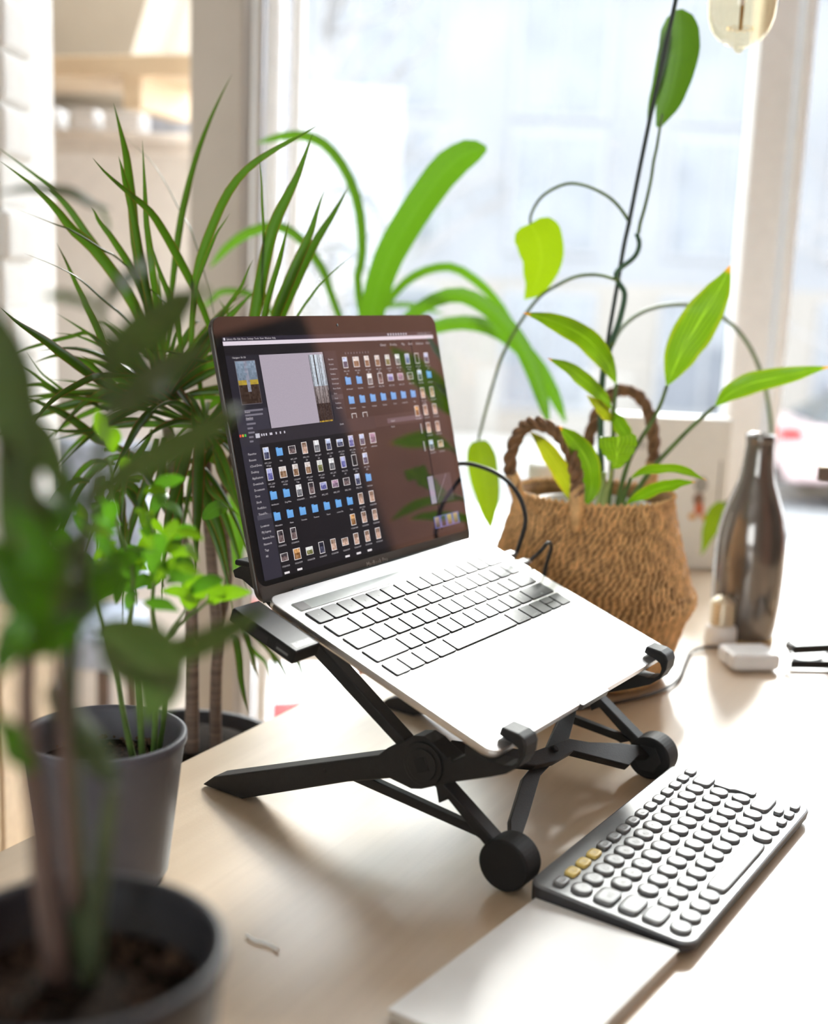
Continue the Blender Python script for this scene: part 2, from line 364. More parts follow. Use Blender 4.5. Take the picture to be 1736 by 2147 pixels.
for r, z in enumerate((1.5, 3.95, 6.0)):
    for c in range(11):
        w = link('window', wf_me, bld, (-12.5 + c * 2.5, -.06 if r == 0 else 0, z)); link('pane', wp_me, w)
def bare_tree(x, y, h, seed, label):
    rr = random.Random(seed); root = empty('bare_tree', (x, y, SZ)); tag(root, label, 'tree', 'bare trees along the street')
    tr = tube('trunk', [(0, 0, 0), (.05, 0, h * .3), (-.04, .03, h * .6), (.03, 0, h)], [.13, .10, .07, .02], m_twig, root, 8)
    V = []; F = []
    for k in range(46):
        z = h * rr.uniform(.3, .95); a = rr.uniform(0, 6.28); l = h * .38 * (1.2 - z / h) + .3
        p0 = Vector((0, 0, z)); d = Vector((math.cos(a), math.sin(a), rr.uniform(.3, 1))) * l
        pts = [p0, p0 + d * .5 + Vector((0, 0, -.05)), p0 + d]
        tube_vf(pts, [.035, .02, .006], 5, V, F)
        for q in range(4):
            s = p0 + d * rr.uniform(.35, .9); e = Vector((rr.uniform(-1, 1), rr.uniform(-1, 1), rr.uniform(0, 1))) * l * .35
            tube_vf([s, s + e], [.014, .004], 4, V, F)
    tag(link('branches', mesh('branches', V, F), root, mat=m_twig), kind='stuff')
bare_tree(-1.2, 14.5, 6.5, 1, 'bare street tree on the left, outside the big pane')
bare_tree(4.9, 11.4, 5.2, 2, 'bare street tree on the right, behind the hanging bulb')
SIDE = Matrix(((1, 0, 0, 0), (0, 0, 1, 0), (0, 1, 0, 0), (0, 0, 0, 1)))
def car(x, y, rot, paint, label):
    root = empty('parked_car', (x, y, SZ), (0, 0, rot)); tag(root, label, 'car', 'cars parked outside')
    body = [(-2.1, .35), (2.1, .35), (2.15, .6), (2.05, .82), (1.0, .98), (-1.85, 1.02), (-2.15, .9), (-2.18, .55)]
    prism('body', body, -.85, .85, paint, root, .06, SIDE, 3)
    cab = [(1.05, .96), (.35, 1.42), (-1.0, 1.46), (-1.75, 1.02)]
    prism('cabin', cab, -.72, .72, m_carglass, root, .05, SIDE)
    prism('roof', [(.38, 1.41), (-1.0, 1.45), (-1.2, 1.40), (-1.0, 1.49), (.30, 1.46)], -.70, .70, paint, root, .02, SIDE)
    for sx in (-1.3, 1.3):
        for sy in (-.86, .66):
            o = lathe('wheel', [(0, 0), (.2, 0), (.31, .02), (.31, .18), (.2, .2), (0, .2)], m_rubber, root, 20); o.location = (sx, sy, .31); o.rotation_euler = (-math.pi / 2, 0, 0); o.location.y += .0
    for sy in (-.62, .62): box('tail_light', -2.20, -1.94, *((.60, .88) if sy > 0 else (-.88, -.60)), .86, .98, m_taillight, root, .03)
    box('bumper', -2.26, -2.12, -.8, .8, .36, .55, m_black, root, .04)
    return root
car(1.43, 5.72, .25, m_carwhite, 'white car with red tail light, parked just outside behind the desk corner')
car(6.55, 15.6, 0, m_carred, 'pale pinkish-grey car parked far across the street, behind the bottle')
car(13.2, 15.4, 0, m_carwhite, 'white car far across the street, to the right of the pinkish-grey car')

# ------------------------------------------------------------------ desk
DU = Vector((.4807, .8769)); DW = Vector((.8769, -.4807)); E0 = Vector((-.182, 1.014))
desk = empty('desk', (E0.x, E0.y, FZ), (0, 0, math.atan2(.8769, .4807)))
tag(desk, 'large pale birch plywood desk carrying the laptop stand and keyboard', 'desk')
H = -FZ
box('desk_top', -1.15, 1.28, -.85, 0, H - .026, H - .0008, m_desk, desk, .0012)
box('edge_band', -1.15, 1.28, 0, .0012, H - .025, H - .002, m_plyedge, desk)
for x in (-1.08, 1.2):
    for y in (-.79, -.06): box('leg', x - .03, x + .03, y - .03, y + .03, 0, H - .026, m_wood_pale, desk, .003)
# dark cupboard and brick wall on the right are what the screen mirrors
cup = empty('dark_cupboard', (1.76, 1.12, FZ)); tag(cup, 'dark cupboard standing against the brick wall on the right', 'cupboard')
box('carcass', -.2, .235, -.55, .52, .06, 1.62, m_brown, cup, .004)
box('door', -.222, -.2, -.545, -.018, .08, 1.60, m_brown, cup, .003); box('door', -.222, -.2, -.012, .515, .08, 1.60, m_brown, cup, .003)
for y in (-.05, .03): tube('handle', [(-.24, y, .8), (-.24, y, 1.0)], .006, m_brass, cup)

# ------------------------------------------------------------------ alcove furniture (far left, out of focus)
sh = empty('wall_shelf', (-.82, 2.83, -.085), (0, 0, -.30)); tag(sh, 'thick pale wooden shelf board high on the alcove wall', 'shelf')
prism('shelf_board', [(-.35, .02), (.44, .02), (.44, -.20), (-.35, -.20)], .86, .90, m_wood_pale, sh, .004)
box('bracket', -.34, -.30, -.19, .02, .80, .86, m_wood_pale, sh)
box('bracket', .28, .32, -.19, .02, .80, .86, m_wood_pale, sh)
cb = empty('beige_cabinet', (-.86, 2.78, FZ - .03)); tag(cb, 'tall rounded beige cabinet under the shelf behind the dragon tree', 'cabinet')
m_beige = M('beige_lacquer', (.66, .60, .53), .45, var=.04)
box('cabinet_body', -.42, .44, -.02, .44, .05, 1.465, m_beige, cb, .04, 4)
box('door', -.40, .02, -.045, -.021, .9, 1.42, m_beige, cb, .012, 3); box('door', .03, .42, -.045, -.021, .9, 1.42, m_beige, cb, .012, 3)
box('drawer', -.40, .42, -.045, -.021, .5, .88, m_beige, cb, .012, 3)
for i, (x, w, h, lab, m) in enumerate(((-.98, .10, .07, 'cream storage box on the cabinet, far left of the row', m_paper), (-.86, .09, .068, 'second cream box on the cabinet, beside the far left one', m_paper), (-.755, .05, .066, 'narrow white box on the cabinet, between cream boxes and wide box', m_whiteplastic), (-.67, .08, .06, 'wide white box on the cabinet, next to the blue-grey one', m_whiteplastic), (-.55, .12, .062, 'blue-grey fabric box on the cabinet, nearest the window post', m_bluegrey))):
    o = empty('storage_box', (x, 2.86, .6955)); tag(o, lab, 'box', 'boxes on the alcove cabinet')
    box('box_body', -w / 2, w / 2, -.05, .05, 0, h * .52, m, o, .004); box('lid', -w / 2 - .002, w / 2 + .002, -.052, .052, h * .52, h * .68, m, o, .003)
st_ = empty('side_table', (-.86, 2.1, FZ)); tag(st_, 'low table with dark wooden top behind the dragon tree leaves', 'table')
box('table_top', -.26, .20, -.12, .12, .97, 1.0, m_dark_wood, st_, .004)
for sx in (-.22, .16):
    for sy in (-.09, .09): box('leg', sx - .015, sx + .015, sy - .015, sy + .015, 0, .97, m_dark_wood, st_)
o = empty('folded_cloth', (-.78, 2.1, FZ + 1.0)); tag(o, 'white folded cloth stacked on the dark side table', 'cloth')
for k in range(3): box('fold', -.09 + .004 * k, .09 - .003 * k, -.08, .08, .022 * k, .022 * k + .021, m_paper, o, .008, 3)
o = empty('red_cushion', (-.91, 2.32, FZ + .62)); tag(o, 'red cushion half hidden behind the white brick pier', 'cushion')
me = lathe_me('cushion_cover', [(0, -.05), (.09, -.045), (.15, -.015), (.16, .0), (.15, .015), (.09, .045), (0, .05)], 24); c_ = link('cushion_cover', me, o, (.09, .0, .66), (1.5, .2, 0), m_red, True); c_.scale = (.45, .5, .5)
cch = empty('alcove_chair', (-.70, 2.32, FZ)); tag(cch, 'blue-grey upholstered chair between table and window post', 'chair')
box('seat', -.2, .16, -.1, .18, .40, .47, m_bluegrey, cch, .02, 3); box('backrest', -.2, .16, .16, .20, .5, .80, m_bluegrey, cch, .015, 3)
for sx in (-.18, .13):
    for sy in (-.08, .16): box('leg', sx - .012, sx + .012, sy - .012, sy + .012, 0, .40, m_dark_wood, cch)
lc = empty('low_cabinet', (-.70, 1.36, FZ)); tag(lc, 'low pale wooden cabinet beside the desk at far left', 'cabinet')
box('cabinet_body', -.26, .235, 0, .26, .04, .70, m_wood_pale, lc, .004); box('door', -.255, -.012, -.018, 0, .06, .69, m_wood_pale, lc, .003); box('door', -.008, .232, -.018, 0, .06, .69, m_wood_pale, lc, .003)
for x in (-.04, .03): tube('knob', [(x, -.018, .5), (x, -.04, .5)], .01, m_brass, lc)
# ------------------------------------------------------------------ laptop
LAP = empty('laptop', (.06045, .78029, .10569), (.33992, 0, .98979))
tag(LAP, 'open silver laptop with dark photo-editing screen, raised on the black stand', 'laptop')
mm = .001
base = rrect(.3041, .2124, .011, 6, .15205, .1062)
bm = bmesh.new(); bm_prism(bm, base, -.0086, 0); bmesh.ops.recalc_face_normals(bm, faces=bm.faces)
es = [e for e in bm.edges if abs(e.verts[0].co.z + .0086) < 1e-6 and abs(e.verts[1].co.z + .0086) < 1e-6]
bmesh.ops.bevel(bm, geom=es, offset=.0055, segments=4, profile=.5, affect='EDGES')
es = [e for e in bm.edges if abs(e.verts[0].co.z) < 1e-6 and abs(e.verts[1].co.z) < 1e-6]
bmesh.ops.bevel(bm, geom=es, offset=.0005, segments=2, profile=.5, affect='EDGES')
link('base', from_bm(bm, 'base'), LAP, mat=m_alu)
prism('finger_notch', rrect(.047, .006, .002, 3, .15, .0007), -.0042, .0002, m_alu_dark, LAP)
prism('hinge_bar', rrect(.238, .006, .0029, 3, .152, .2128), -.0075, -.0006, m_rubber, LAP, .001)
# key field: recess outlines and keycaps
rows = []
P, W, Hk = 19.0, 17.0, 15.6
r1 = [(12.4 + i * P, W, 176.1, Hk) for i in range(13)] + [(12.4 + 13 * P, 24.2, 176.1, Hk)]
r2 = [(12.4, 26.5, 157.6, Hk)] + [(40.9 + i * P, W, 157.6, Hk) for i in range(12)] + [(40.9 + 12 * P, 14.7, 157.6, Hk)]
r3 = [(12.4, 31.2, 139.1, Hk)] + [(45.6 + i * P, W, 139.1, Hk) for i in range(11)] + [(45.6 + 11 * P, 29, 139.1, Hk)]
r4 = [(12.4, 40.7, 120.6, Hk)] + [(55.1 + i * P, W, 120.6, Hk) for i in range(10)] + [(55.1 + 10 * P, 38.5, 120.6, Hk)]
r5 = [(12.4, W, 102, Hk), (31.4, W, 102, Hk), (50.4, W, 102, Hk), (69.4, 21.8, 102, Hk), (93.2, 93.0, 102, Hk), (188.2, 21.8, 102, Hk), (212, W, 102, Hk),
      (231, 16.4, 97.9, 7.4), (249.4, 16.0, 106.0, 7.4), (249.4, 16.0, 97.9, 7.4), (267.4, 16.2, 97.9, 7.4)]
r5[7] = (231, 16.4, 102, Hk); r5[10] = (267.4, 16.2, 102, Hk)
cache = {}
def keycap(w, h, r, z0, z1, mat, key):
    k = (key, round(w, 2), round(h, 2))
    if k not in cache:
        bm = bmesh.new(); bm_prism(bm, rrect(w * mm, h * mm, r * mm, 3), z0, z1); bmesh.ops.recalc_face_normals(bm, faces=bm.faces)
        es = [e for e in bm.edges if abs(e.verts[0].co.z - z1) < 1e-7 and abs(e.verts[1].co.z - z1) < 1e-7]
        bmesh.ops.bevel(bm, geom=es, offset=.0003, segments=2, profile=.5, affect='EDGES')
        cache[k] = from_bm(bm, 'key'); cache[k].materials.append(mat)
    return cache[k]
bm = bmesh.new()
for row in (r1, r2, r3, r4, r5):
    for (x, w, y, h) in row:
        bm_prism(bm, rrect((w + 1.1) * mm, (h + 1.1) * mm, 1.8 * mm, 2, (x + w / 2) * mm, y * mm), .00002, .00008)
link('key_recesses', from_bm(bm, 'key_recesses'), LAP, mat=m_recess)
for row in (r1, r2, r3, r4, r5):
    for (x, w, y, h) in row:
        link('key', keycap(w, h, 1.5, .0001, .00125, m_keycap, 'l'), LAP, ((x + w / 2) * mm, y * mm, 0))
# touch strip with its key-coloured ends, track pad outline
prism('touch_strip', rrect(.2715, .0108, .0014, 3, .1477, .1922), .00002, .0004, M('touch_strip_glass', (.34, .39, .36), .22, spec=.9, var=.12, scale=30), LAP)
prism('touch_strip_button', rrect(.012, .0098, .001, 3, .019, .1922), .0004, .0006, m_alu_dark, LAP)
prism('track_pad_gap', rrect(.1345, .0831, .0032, 4, .1516, .0484), .00002, .00006, m_alu_dark, LAP)
prism('track_pad', rrect(.1337, .0823, .0029, 4, .1516, .0484), .00003, .00014, m_alu, LAP)
for y in (.1803, .1638): prism('side_port', rrect(.009, .003, .0014, 3), 0, .0003, m_rubber, LAP, M=Matrix.Translation((.3040, y, -.0048)) @ Matrix(((0, 0, 1, 0), (1, 0, 0, 0), (0, 1, 0, 0), (0, 0, 0, 1))))
# text helper: letters become one flat mesh
def text_me(items, name, depth=0.0):
    """items: (string, x, y, height, align, angle) in metres -> one mesh lying in z = 0"""
    V = []; F = []
    for s, x, y, h, al, ang in items:
        cu = bpy.data.curves.new('t', 'FONT'); cu.body = s; cu.size = h; cu.align_x = al; cu.resolution_u = 1; cu.extrude = depth
        o = bpy.data.objects.new('t', cu); COL.objects.link(o)
        dg = bpy.context.evaluated_depsgraph_get(); me = bpy.data.meshes.new_from_object(o.evaluated_get(dg))
        b = len(V); c, sn = math.cos(ang), math.sin(ang)
        for v in me.vertices: V.append((x + v.co.x * c - v.co.y * sn, y + v.co.x * sn + v.co.y * c, v.co.z))
        for p in me.polygons: F.append(tuple(b + i for i in p.vertices))
        bpy.data.objects.remove(o); bpy.data.curves.remove(cu); bpy.data.meshes.remove(me)
    return mesh(name, V, F)
leg = []
for s, row, k in (('`1234567890-=', r1, 0), ('QWERTYUIOP[]', r2, 1), ("ASDFGHJKL;'", r3, 1), ('ZXCVBNM,./', r4, 1)):
    for i, ch in enumerate(s):
        x, w, y, h = row[i + k]; leg.append((ch, (x + w / 2) * mm, (y - 1.4) * mm, .0042, 'CENTER', 0))
for row, i, t in ((r1, 13, 'delete'), (r2, 0, 'tab'), (r3, 0, 'caps lock'), (r3, 12, 'return'), (r4, 0, 'shift'), (r4, 11, 'shift'), (r5, 0, 'fn'), (r5, 1, 'control'), (r5, 2, 'option'), (r5, 3, 'command'), (r5, 5, 'command'), (r5, 6, 'option')):
    x, w, y, h = row[i]; leg.append((t, (x + w / 2) * mm, (y - 6) * mm, .0026, 'CENTER', 0))
link('key_legends', text_me(leg, 'key_legends'), LAP, (0, 0, .00130), mat=m_legend)
# lid
LA = 2.16002
ld = Vector((0, -math.cos(LA), math.sin(LA))); ln = Vector((0, -math.sin(LA), -math.cos(LA))) * 1.0
if ln.y > 0: ln = -ln
LIDM = Matrix(((1, ld.x, ln.x, 0), (0, ld.y, ln.y, .21868), (0, ld.z, ln.z, -.00185), (0, 0, 0, 1)))
def lidobj(name, me, mat, parent=None, z=0, smooth=False):
    o = link(name, me, parent or LAP, mat=mat, smooth=smooth)
    if parent is None: o.matrix_local = LIDM @ Matrix.Translation((0, 0, z))
    else: o.location = (0, 0, z)
    return o
bm = bmesh.new(); bm_prism(bm, rrect(.3041, .2155, .011, 6, .15205, .10125), -.0048, 0); bmesh.ops.recalc_face_normals(bm, faces=bm.faces); bevel(bm, .0012, 2)
lid = lidobj('lid', from_bm(bm, 'lid'), m_alu_dark)
# a screen is a lit picture behind a polished pane
def screen_mat(name):
    m, nt, b = new_mat(name); L = nt.links
    at = nd(nt, 'ShaderNodeVertexColor', layer_name='Col')
    b.inputs['Base Color'].default_value = (.006, .006, .007, 1); b.inputs['Roughness'].default_value = .04; b.inputs['IOR'].default_value = 2.15
    nz = nd(nt, 'ShaderNodeTexNoise', Scale=900.0); tc = nd(nt, 'ShaderNodeTexCoord'); L.new(tc.outputs['Object'], nz.inputs['Vector'])
    mr = nd(nt, 'ShaderNodeMapRange'); mr.inputs['To Min'].default_value = .92; mr.inputs['To Max'].default_value = 1.08; L.new(nz.outputs['Fac'], mr.inputs['Value'])
    L.new(at.outputs['Color'], b.inputs['Emission Color']); L.new(mr.outputs[0], b.inputs['Emission Strength'])
    return m
m_screen = screen_mat('screen_glass')
def s2l(c): return tuple(((v / 255 + .055) / 1.055) ** 2.4 if v > 10 else v / 255 / 12.92 for v in c)
SV = []; SF = []; SC = []
def srect(x0, y0, x1, y1, c, z=0.0, c2=None):
    b = len(SV); SV.extend([(x0 * mm, y0 * mm, z), (x1 * mm, y0 * mm, z), (x1 * mm, y1 * mm, z), (x0 * mm, y1 * mm, z)]); SF.append((b, b + 1, b + 2, b + 3))
    c = s2l(c); c2 = s2l(c2) if c2 else c
    SC.append((c2, c2, c, c))
z = 0
BLK = (3, 3, 4)
def layer():
    global z
    z += .00002; return z
# bezel glass with rounded outline
g = rrect(.3020, .2034, .0099, 6, .15205, .1072)
b = len(SV); SV += [(p[0], p[1], .00005) for p in g]; SF.append(tuple(range(b, b + len(g)))); SC.append(tuple([(.001, .001, .001)] * len(g)))
z = .00006
srect(8.8, 9.5, 295.4, 193.6, (16, 15, 19), z)
srect(8.8, 190.2, 295.4, 193.6, (34, 30, 42), layer())
srect(8.8, 187.0, 295.4, 190.1, (196, 186, 196), layer())
srect(8.8, 9.5, 295.4, 187.0, (20, 18, 22), layer())
srect(8.8, 113, 46, 179.5, (30, 28, 36), layer()); srect(8.8, 113.5, 45.5, 138.5, (46, 44, 54), layer())
srect(46.6, 120.7, 125.5, 179, (150, 141, 152), layer())
# photographs shown on the screen: bare birch wood, painted as small cells
rp = random.Random(8)
def cells(x0, y0, x1, y1, nx, ny, fn, zz):
    for i in range(nx):
        for j in range(ny):
            srect(x0 + (x1 - x0) * i / nx, y0 + (y1 - y0) * j / ny, x0 + (x1 - x0) * (i + 1) / nx, y0 + (y1 - y0) * (j + 1) / ny, fn((i + .5) / nx, (j + .5) / ny), zz)
def wood(u, v):
    n = rp.uniform(-18, 18)
    if v > .55: b_ = 168 + 40 * (v - .55); c = (b_ - 8 + n, b_ + n, b_ + 10 + n)
    elif v > .3: c = (110 + n + 90 * (v - .3), 98 + n + 100 * (v - .3), 96 + n + 110 * (v - .3))
    elif v > .05: c = (52 + n, 36 + n, 30 + n)
    else: c = (170 + n, 138 + n, 40)
    t = math.sin(u * 21 + v * .6) + math.sin(u * 53 + 1 + v)
    if t > .85 and v > .03: c = (44 + n * .4, 34 + n * .4, 34 + n * .4)
    return tuple(max(4, min(235, q)) for q in c)
cells(106.5, 120.7, 125.4, 177.2, 26, 44, wood, layer())
def nav(u, v):
    n = rp.uniform(-12, 12)
    if v > .55: c = (92 + n + 50 * (v - .5), 104 + n + 55 * (v - .5), 118 + n + 60 * (v - .5))
    elif v > .44: c = (150 + n, 128 + n, 45) if abs(u - .5) > .12 else (110 + n, 105 + n, 100)
    else: c = (48 + n, 34 + n, 26 + n)
    if abs(u - .5 - .04 * math.sin(v * 20)) < .08 and v > .25: c = (120 + n, 122 + n, 136 + n)
    return tuple(max(4, min(235, q)) for q in c)
srect(17.6, 142, 41, 175.4, (84, 78, 84), layer()); cells(18.1, 142.5, 40.5, 174.9, 12, 18, nav, layer())
# second browser window, then the front one
zz = layer(); srect(126.4, 113.6, 256.5, 179.8, (24, 21, 25), zz); srect(126.4, 113.6, 143.5, 179.8, (36, 33, 40), layer()); srect(127.4, 139.4, 143.2, 143.4, (62, 56, 62), layer())
zz = layer(); srect(8.8, 9.5, 181, 116.4, (18, 16, 20), zz); srect(8.8, 9.5, 29.6, 116.4, (40, 38, 48), layer()); srect(29.6, 111.2, 181, 122.2, (38, 34, 40), layer()); srect(8.8, 111.2, 30, 122.2, (42, 40, 48), layer())
srect(181, 112, 256, 122, (44, 36, 40), layer()); srect(200, 114.3, 256, 118.4, (84, 72, 80), layer())
srect(12.6, 55, 29, 58.6, (62, 60, 70), layer())
zz = layer()
for x, c in ((9.8, (214, 70, 60)), (12.6, (196, 150, 50)), (15.4, (70, 170, 70))): srect(x - .9, 118.3, x + .9, 120.2, c, zz)
srect(26.6, 116.2, 31.4, 119.6, (170, 168, 178), zz)
for x in (33, 35.6, 38.4, 43, 44.6, 50, 55, 60): srect(x, 117.2, x + 1.5, 119.0, (176, 172, 182), zz)
for i in range(9): srect(155 + i * 4.1, 176.2, 156.8 + i * 4.1, 177.8, (86, 78, 84), zz)
# develop panel
srect(257, 12, 290, 186, (23, 20, 24), layer()); zz = layer()
srect(247.0, 36.8, 255.4, 61.8, (140, 128, 150), zz); srect(256.5, 36.5, 285, 62, (60, 52, 58), zz); srect(246.2, 14.2, 288, 25, (92, 92, 140), layer())
for i in range(25): srect(256.8 + i * .85, 39 + i * .9, 257.6 + i * .85, 40 + i * .9, (126, 116, 124), layer() if i == 0 else z)
zz = layer()
for i, c in enumerate(((150, 130, 120), (60, 60, 66), (176, 150, 100), (170, 140, 110))): srect(247.6 + i * 10.3, 15, 254.4 + i * 10.3, 24.2, c, zz, tuple(q * .45 for q in c))
srect(9.5, 189.5, 9.6, 189.6, (20, 20, 20), zz)
TXT = []
def label(s, x, y, h=2.0, c='CENTER'): TXT.append((s, x * mm, y * mm, h * mm, c, 0))
rt = random.Random(21)
def thumb(x, y, kind, cs):
    """kind: p portrait, l landscape, s square, f folder, k dark"""
    zb = z0_
    if kind == 'f':
        srect(x - 3.7, y - 3.2, x + 3.7, y + 2.7, (98, 152, 204), zb, (86, 138, 192)); srect(x - 3.7, y + 2.7, x - .8, y + 3.5, (76, 130, 186), zb); return
    w, h = {'p': (3.3, 4.7), 'l': (4.3, 3.1), 's': (4.2, 4.4), 'k': (3.3, 4.7)}[kind]
    srect(x - w, y - h, x + w, y + h, (206, 200, 200), zb)
    c1, c2 = cs
    if kind == 'k': c1, c2 = (30, 26, 30), (24, 22, 24)
    n = 5
    for i in range(n):
        for j in range(n):
            t = (j + .5) / n; c = c1 if t > .5 else c2; d = rt.uniform(-26, 26)
            srect(x - w * .86 + 2 * w * .86 * i / n, y - h * .9 + 2 * h * .9 * j / n, x - w * .86 + 2 * w * .86 * (i + 1) / n, y - h * .9 + 2 * h * .9 * (j + 1) / n, tuple(max(8, min(225, q + d)) for q in c), zb + .00002)
sky = ((166, 176, 204), (64, 66, 88)); mtn = ((190, 180, 176), (120, 92, 70)); grn = ((186, 188, 184), (104, 104, 66)); dusk = ((150, 152, 190), (88, 88, 138)); bw = ((196, 196, 198), (96, 96, 100)); ppl = ((120, 96, 82), (170, 140, 124)); drk = ((52, 46, 50), (96, 80, 80)); org = ((176, 130, 80), (120, 84, 50)); pink = ((150, 118, 140), (112, 92, 110))
z0_ = layer()
names = ['IMG_5016.JPG', 'HPC_2229-hdr.jpg', 'HPC_2350-hdr.jpg', 'HPC_5756.JPG', 'IMG_1072.jpg', 'IMG_1933.jpg', 'CO2604479.jpg', 'HPC_3377.JPG', 'IMG_2952.JPG']
def grid(x0, y0, kinds, names_, lab_dy=-8.6):
    for i, (k, cs, nm) in enumerate(zip(kinds, [q[1] for q in kinds], names_)):
        pass
def row(y, items):
    for x, k, cs, nm in items:
        thumb(x, y, k, cs)
        nm = nm or names[rt.randrange(len(names))]
        if len(nm) > 11: label(nm[:8], x, y - 7.9, 1.75); label(nm[8:], x, y - 10, 1.75)
        else: label(nm, x, y - 7.6, 1.85)
c = lambda i: 35.2 + 15.45 * i
row(103.7, [(c(0), 'p', sky, ''), (c(1), 'f', 0, 'Italy'), (c(2), 'l', drk, 'HPC_3379.jpg'), (c(3), 'p', ppl, ''), (c(4), 'p', bw, 'HPC_2877.jpg'), (c(5), 'p', sky, 'HPC_3301.jpg'), (c(6), 'l', sky, ''), (c(7), 'p', dusk, ''), (c(8), 'p', sky, ''), (c(9), 's', pink, 'sakin-karan')])
row(87.6, [(c(0), 'p', dusk, ''), (c(1), 's', mtn, ''), (c(2), 'p', mtn, ''), (c(3), 'p', mtn, ''), (c(4), 'p', grn, ''), (c(5), 'p', bw, 'HPC_2871.jpg'), (c(6), 'p', dusk, ''), (c(7), 'k', drk, ''), (c(8), 'p', sky, '')])
row(71.4, [(c(0), 'f', 0, 'Architecture'[:11]), (c(1), 'f', 0, 'Dog Wise'), (c(2), 'p', bw, 'CO2604479'), (c(3), 'p', drk, 'IMG_5756'), (c(4), 'l', dusk, 'IMG_1072'), (c(5), 'l', pink, 'IMG_1073'), (c(6), 'l', drk, 'IMG_1933'), (c(7), 'p', sky, 'IMG_2952'), (c(8), 'f', 0, 'Landscape')])
row(55.2, [(c(0), 'f', 0, 'Minimalism'), (c(1), 'f', 0, 'Plants'), (c(2), 'f', 0, 'Portraits'), (c(3), 'f', 0, 'Textures'), (c(4), 'f', 0, 'Travel'), (c(5), 'f', 0, 'contact Sheets'[:11]), (c(6), 'f', 0, 'Yoga'), (c(7), 'p', ppl, ''), (c(8), 'p', ppl, 'CO2600558')])
row(39.5, [(c(0), 'p', drk, 'CO2600512'), (c(1), 'p', drk, 'CO2600514'), (c(6), 'p', org, 'CO2601448'), (c(7), 'p', ppl, 'CO2601541'), (c(8), 'p', ppl, 'CO2601544')])
row(23.5, [(c(0), 'l', drk, 'CO2601515'), (c(1), 's', org, 'CO2601577'), (c(2), 'l', grn, 'CO2601578'), (c(3), 'p', ((24, 24, 38), (60, 60, 78)), 'CO2601579'), (c(4), 'p', ppl, 'CO2601580'), (c(5), 'l', ppl, 'CO2601597'), (c(6), 'p', ppl, 'CO2601547'), (c(7), 'p', ppl, 'CO2601548'), (c(8), 'p', ppl, 'CO2601549')])
for i in (0, 1, 5, 6, 7): srect(c(i) - 3, 10.6, c(i) + 3, 12.2, (200, 194, 196), z0_)
d = lambda i: 153.5 + 15.5 * i
row(169.3, [(d(0), 'p', sky, ''), (d(1), 's', mtn, ''), (d(2), 'p', mtn, ''), (d(3), 'p', mtn, ''), (d(4), 'p', grn, ''), (d(5), 'p', bw, 'HPC_3871.jpg'), (d(6), 'p', dusk, ''), (d(7), 'k', drk, ''), (d(8), 'p', sky, '')])
row(153.9, [(d(0), 'f', 0, 'Architecture'[:11]), (d(1), 'f', 0, 'Dog Wise'), (d(2), 'p', bw, 'CO2604479'), (d(3), 'p', drk, 'IMG_5756'), (d(4), 'l', dusk, 'IMG_1072'), (d(5), 'l', pink, 'IMG_1073'), (d(6), 'l', drk, 'IMG_1933'), (d(7), 'p', sky, 'IMG_2952'), (d(8), 'f', 0, 'Landscape')])
row(137.7, [(d(0), 'f', 0, 'Minimalism'), (d(1), 'f', 0, 'Plants'), (d(2), 'f', 0, 'Portraits'), (d(3), 'f', 0, 'Textures'), (d(4), 'f', 0, 'Travel'), (d(5), 'f', 0, 'contact Sheets'[:11]), (d(6), 'f', 0, 'Yoga'), (d(7), 'p', ppl, ''), (d(8), 'p', ppl, 'CO2600558')])
row(121.9, [(d(6.1), 'p', org, 'CO2601448'), (d(7), 'p', ppl, 'CO2601541'), (d(8), 'p', ppl, 'CO2601544')])
for i in (0, 1): srect(d(i) - 3.3, 122.3, d(i) + 3.3, 126.4, (190, 184, 184), z0_); srect(d(i) - 2.7, 122.3, d(i) + 2.7, 125.8, (34, 30, 32), z0_ + .00002)
row(105.7, [(d(7), 'p', ppl, 'CO2601580'), (d(8), 'p', ppl, 'CO2601597')]); row(89.5, [(d(7), 'p', sky, 'CO2601548'), (d(8), 'l', ppl, 'CO2601549')])
for y in (105.7, 89.5): srect(d(6.2), y - 4.5, d(6.2) + 1.6, y + 4.5, (150, 144, 146), z0_)
# window captions and menus
label('Lightroom  File  Edit  Photo  Settings  Tools  View  Window  Help'.replace('Lightroom', 'Library'), 13, 191.0, 2.2, 'LEFT')
srect(9.8, 190.9, 11.4, 192.8, (190, 186, 196), z0_)
label('100%  Mon 14:27   Q  =', 291, 191.0, 2.2, 'RIGHT')
for i in range(8): srect(222 + i * 4, 190.9, 223.8 + i * 4, 192.7, (176, 170, 178), z0_)
for s, x in (('Library', 208), ('Develop', 223), ('Map', 241), ('Book', 252), ('Slideshow', 264), ('Print', 281)): label(s, x, 181.8, 3.0, 'LEFT')
for i, s in enumerate(('Favorites', 'Recents', 'iCloud Drive', 'Desktop', 'Applications', 'Downloads', 'Photo Work', 'Docs', 'Stock', 'Portfolios', 'Travel-Fu...')): label(s, 131, 172 - i * 4.05, 1.9, 'LEFT')
for i, s in enumerate(('Favorites', 'Recents', 'iCloud Drive', 'Desktop', 'Applications', 'Downloads', 'Documents', 'Docs', 'Stock', 'Portfolios', 'Travel-Fu...', '', 'Locations', 'My Laptop', 'Remote Disc', 'Network', 'Tags', 'All')): label(s, 14.5, 104 - i * 4.75 * .96, 2.5, 'LEFT')
for i, s in enumerate(('Navigator  Fit  Fill', 'Presets', 'Snapshots')): label(s, 16 if i == 0 else 19, 177 if i == 0 else 140 - i * 4.4, 2.0, 'LEFT')
for i in range(8): srect(19, 136.6 - i * 3.3, 19 + (21, 20, 8, 10, 6, 7, 5, 4)[i], 138 - i * 3.3, (104, 100, 110), z0_)
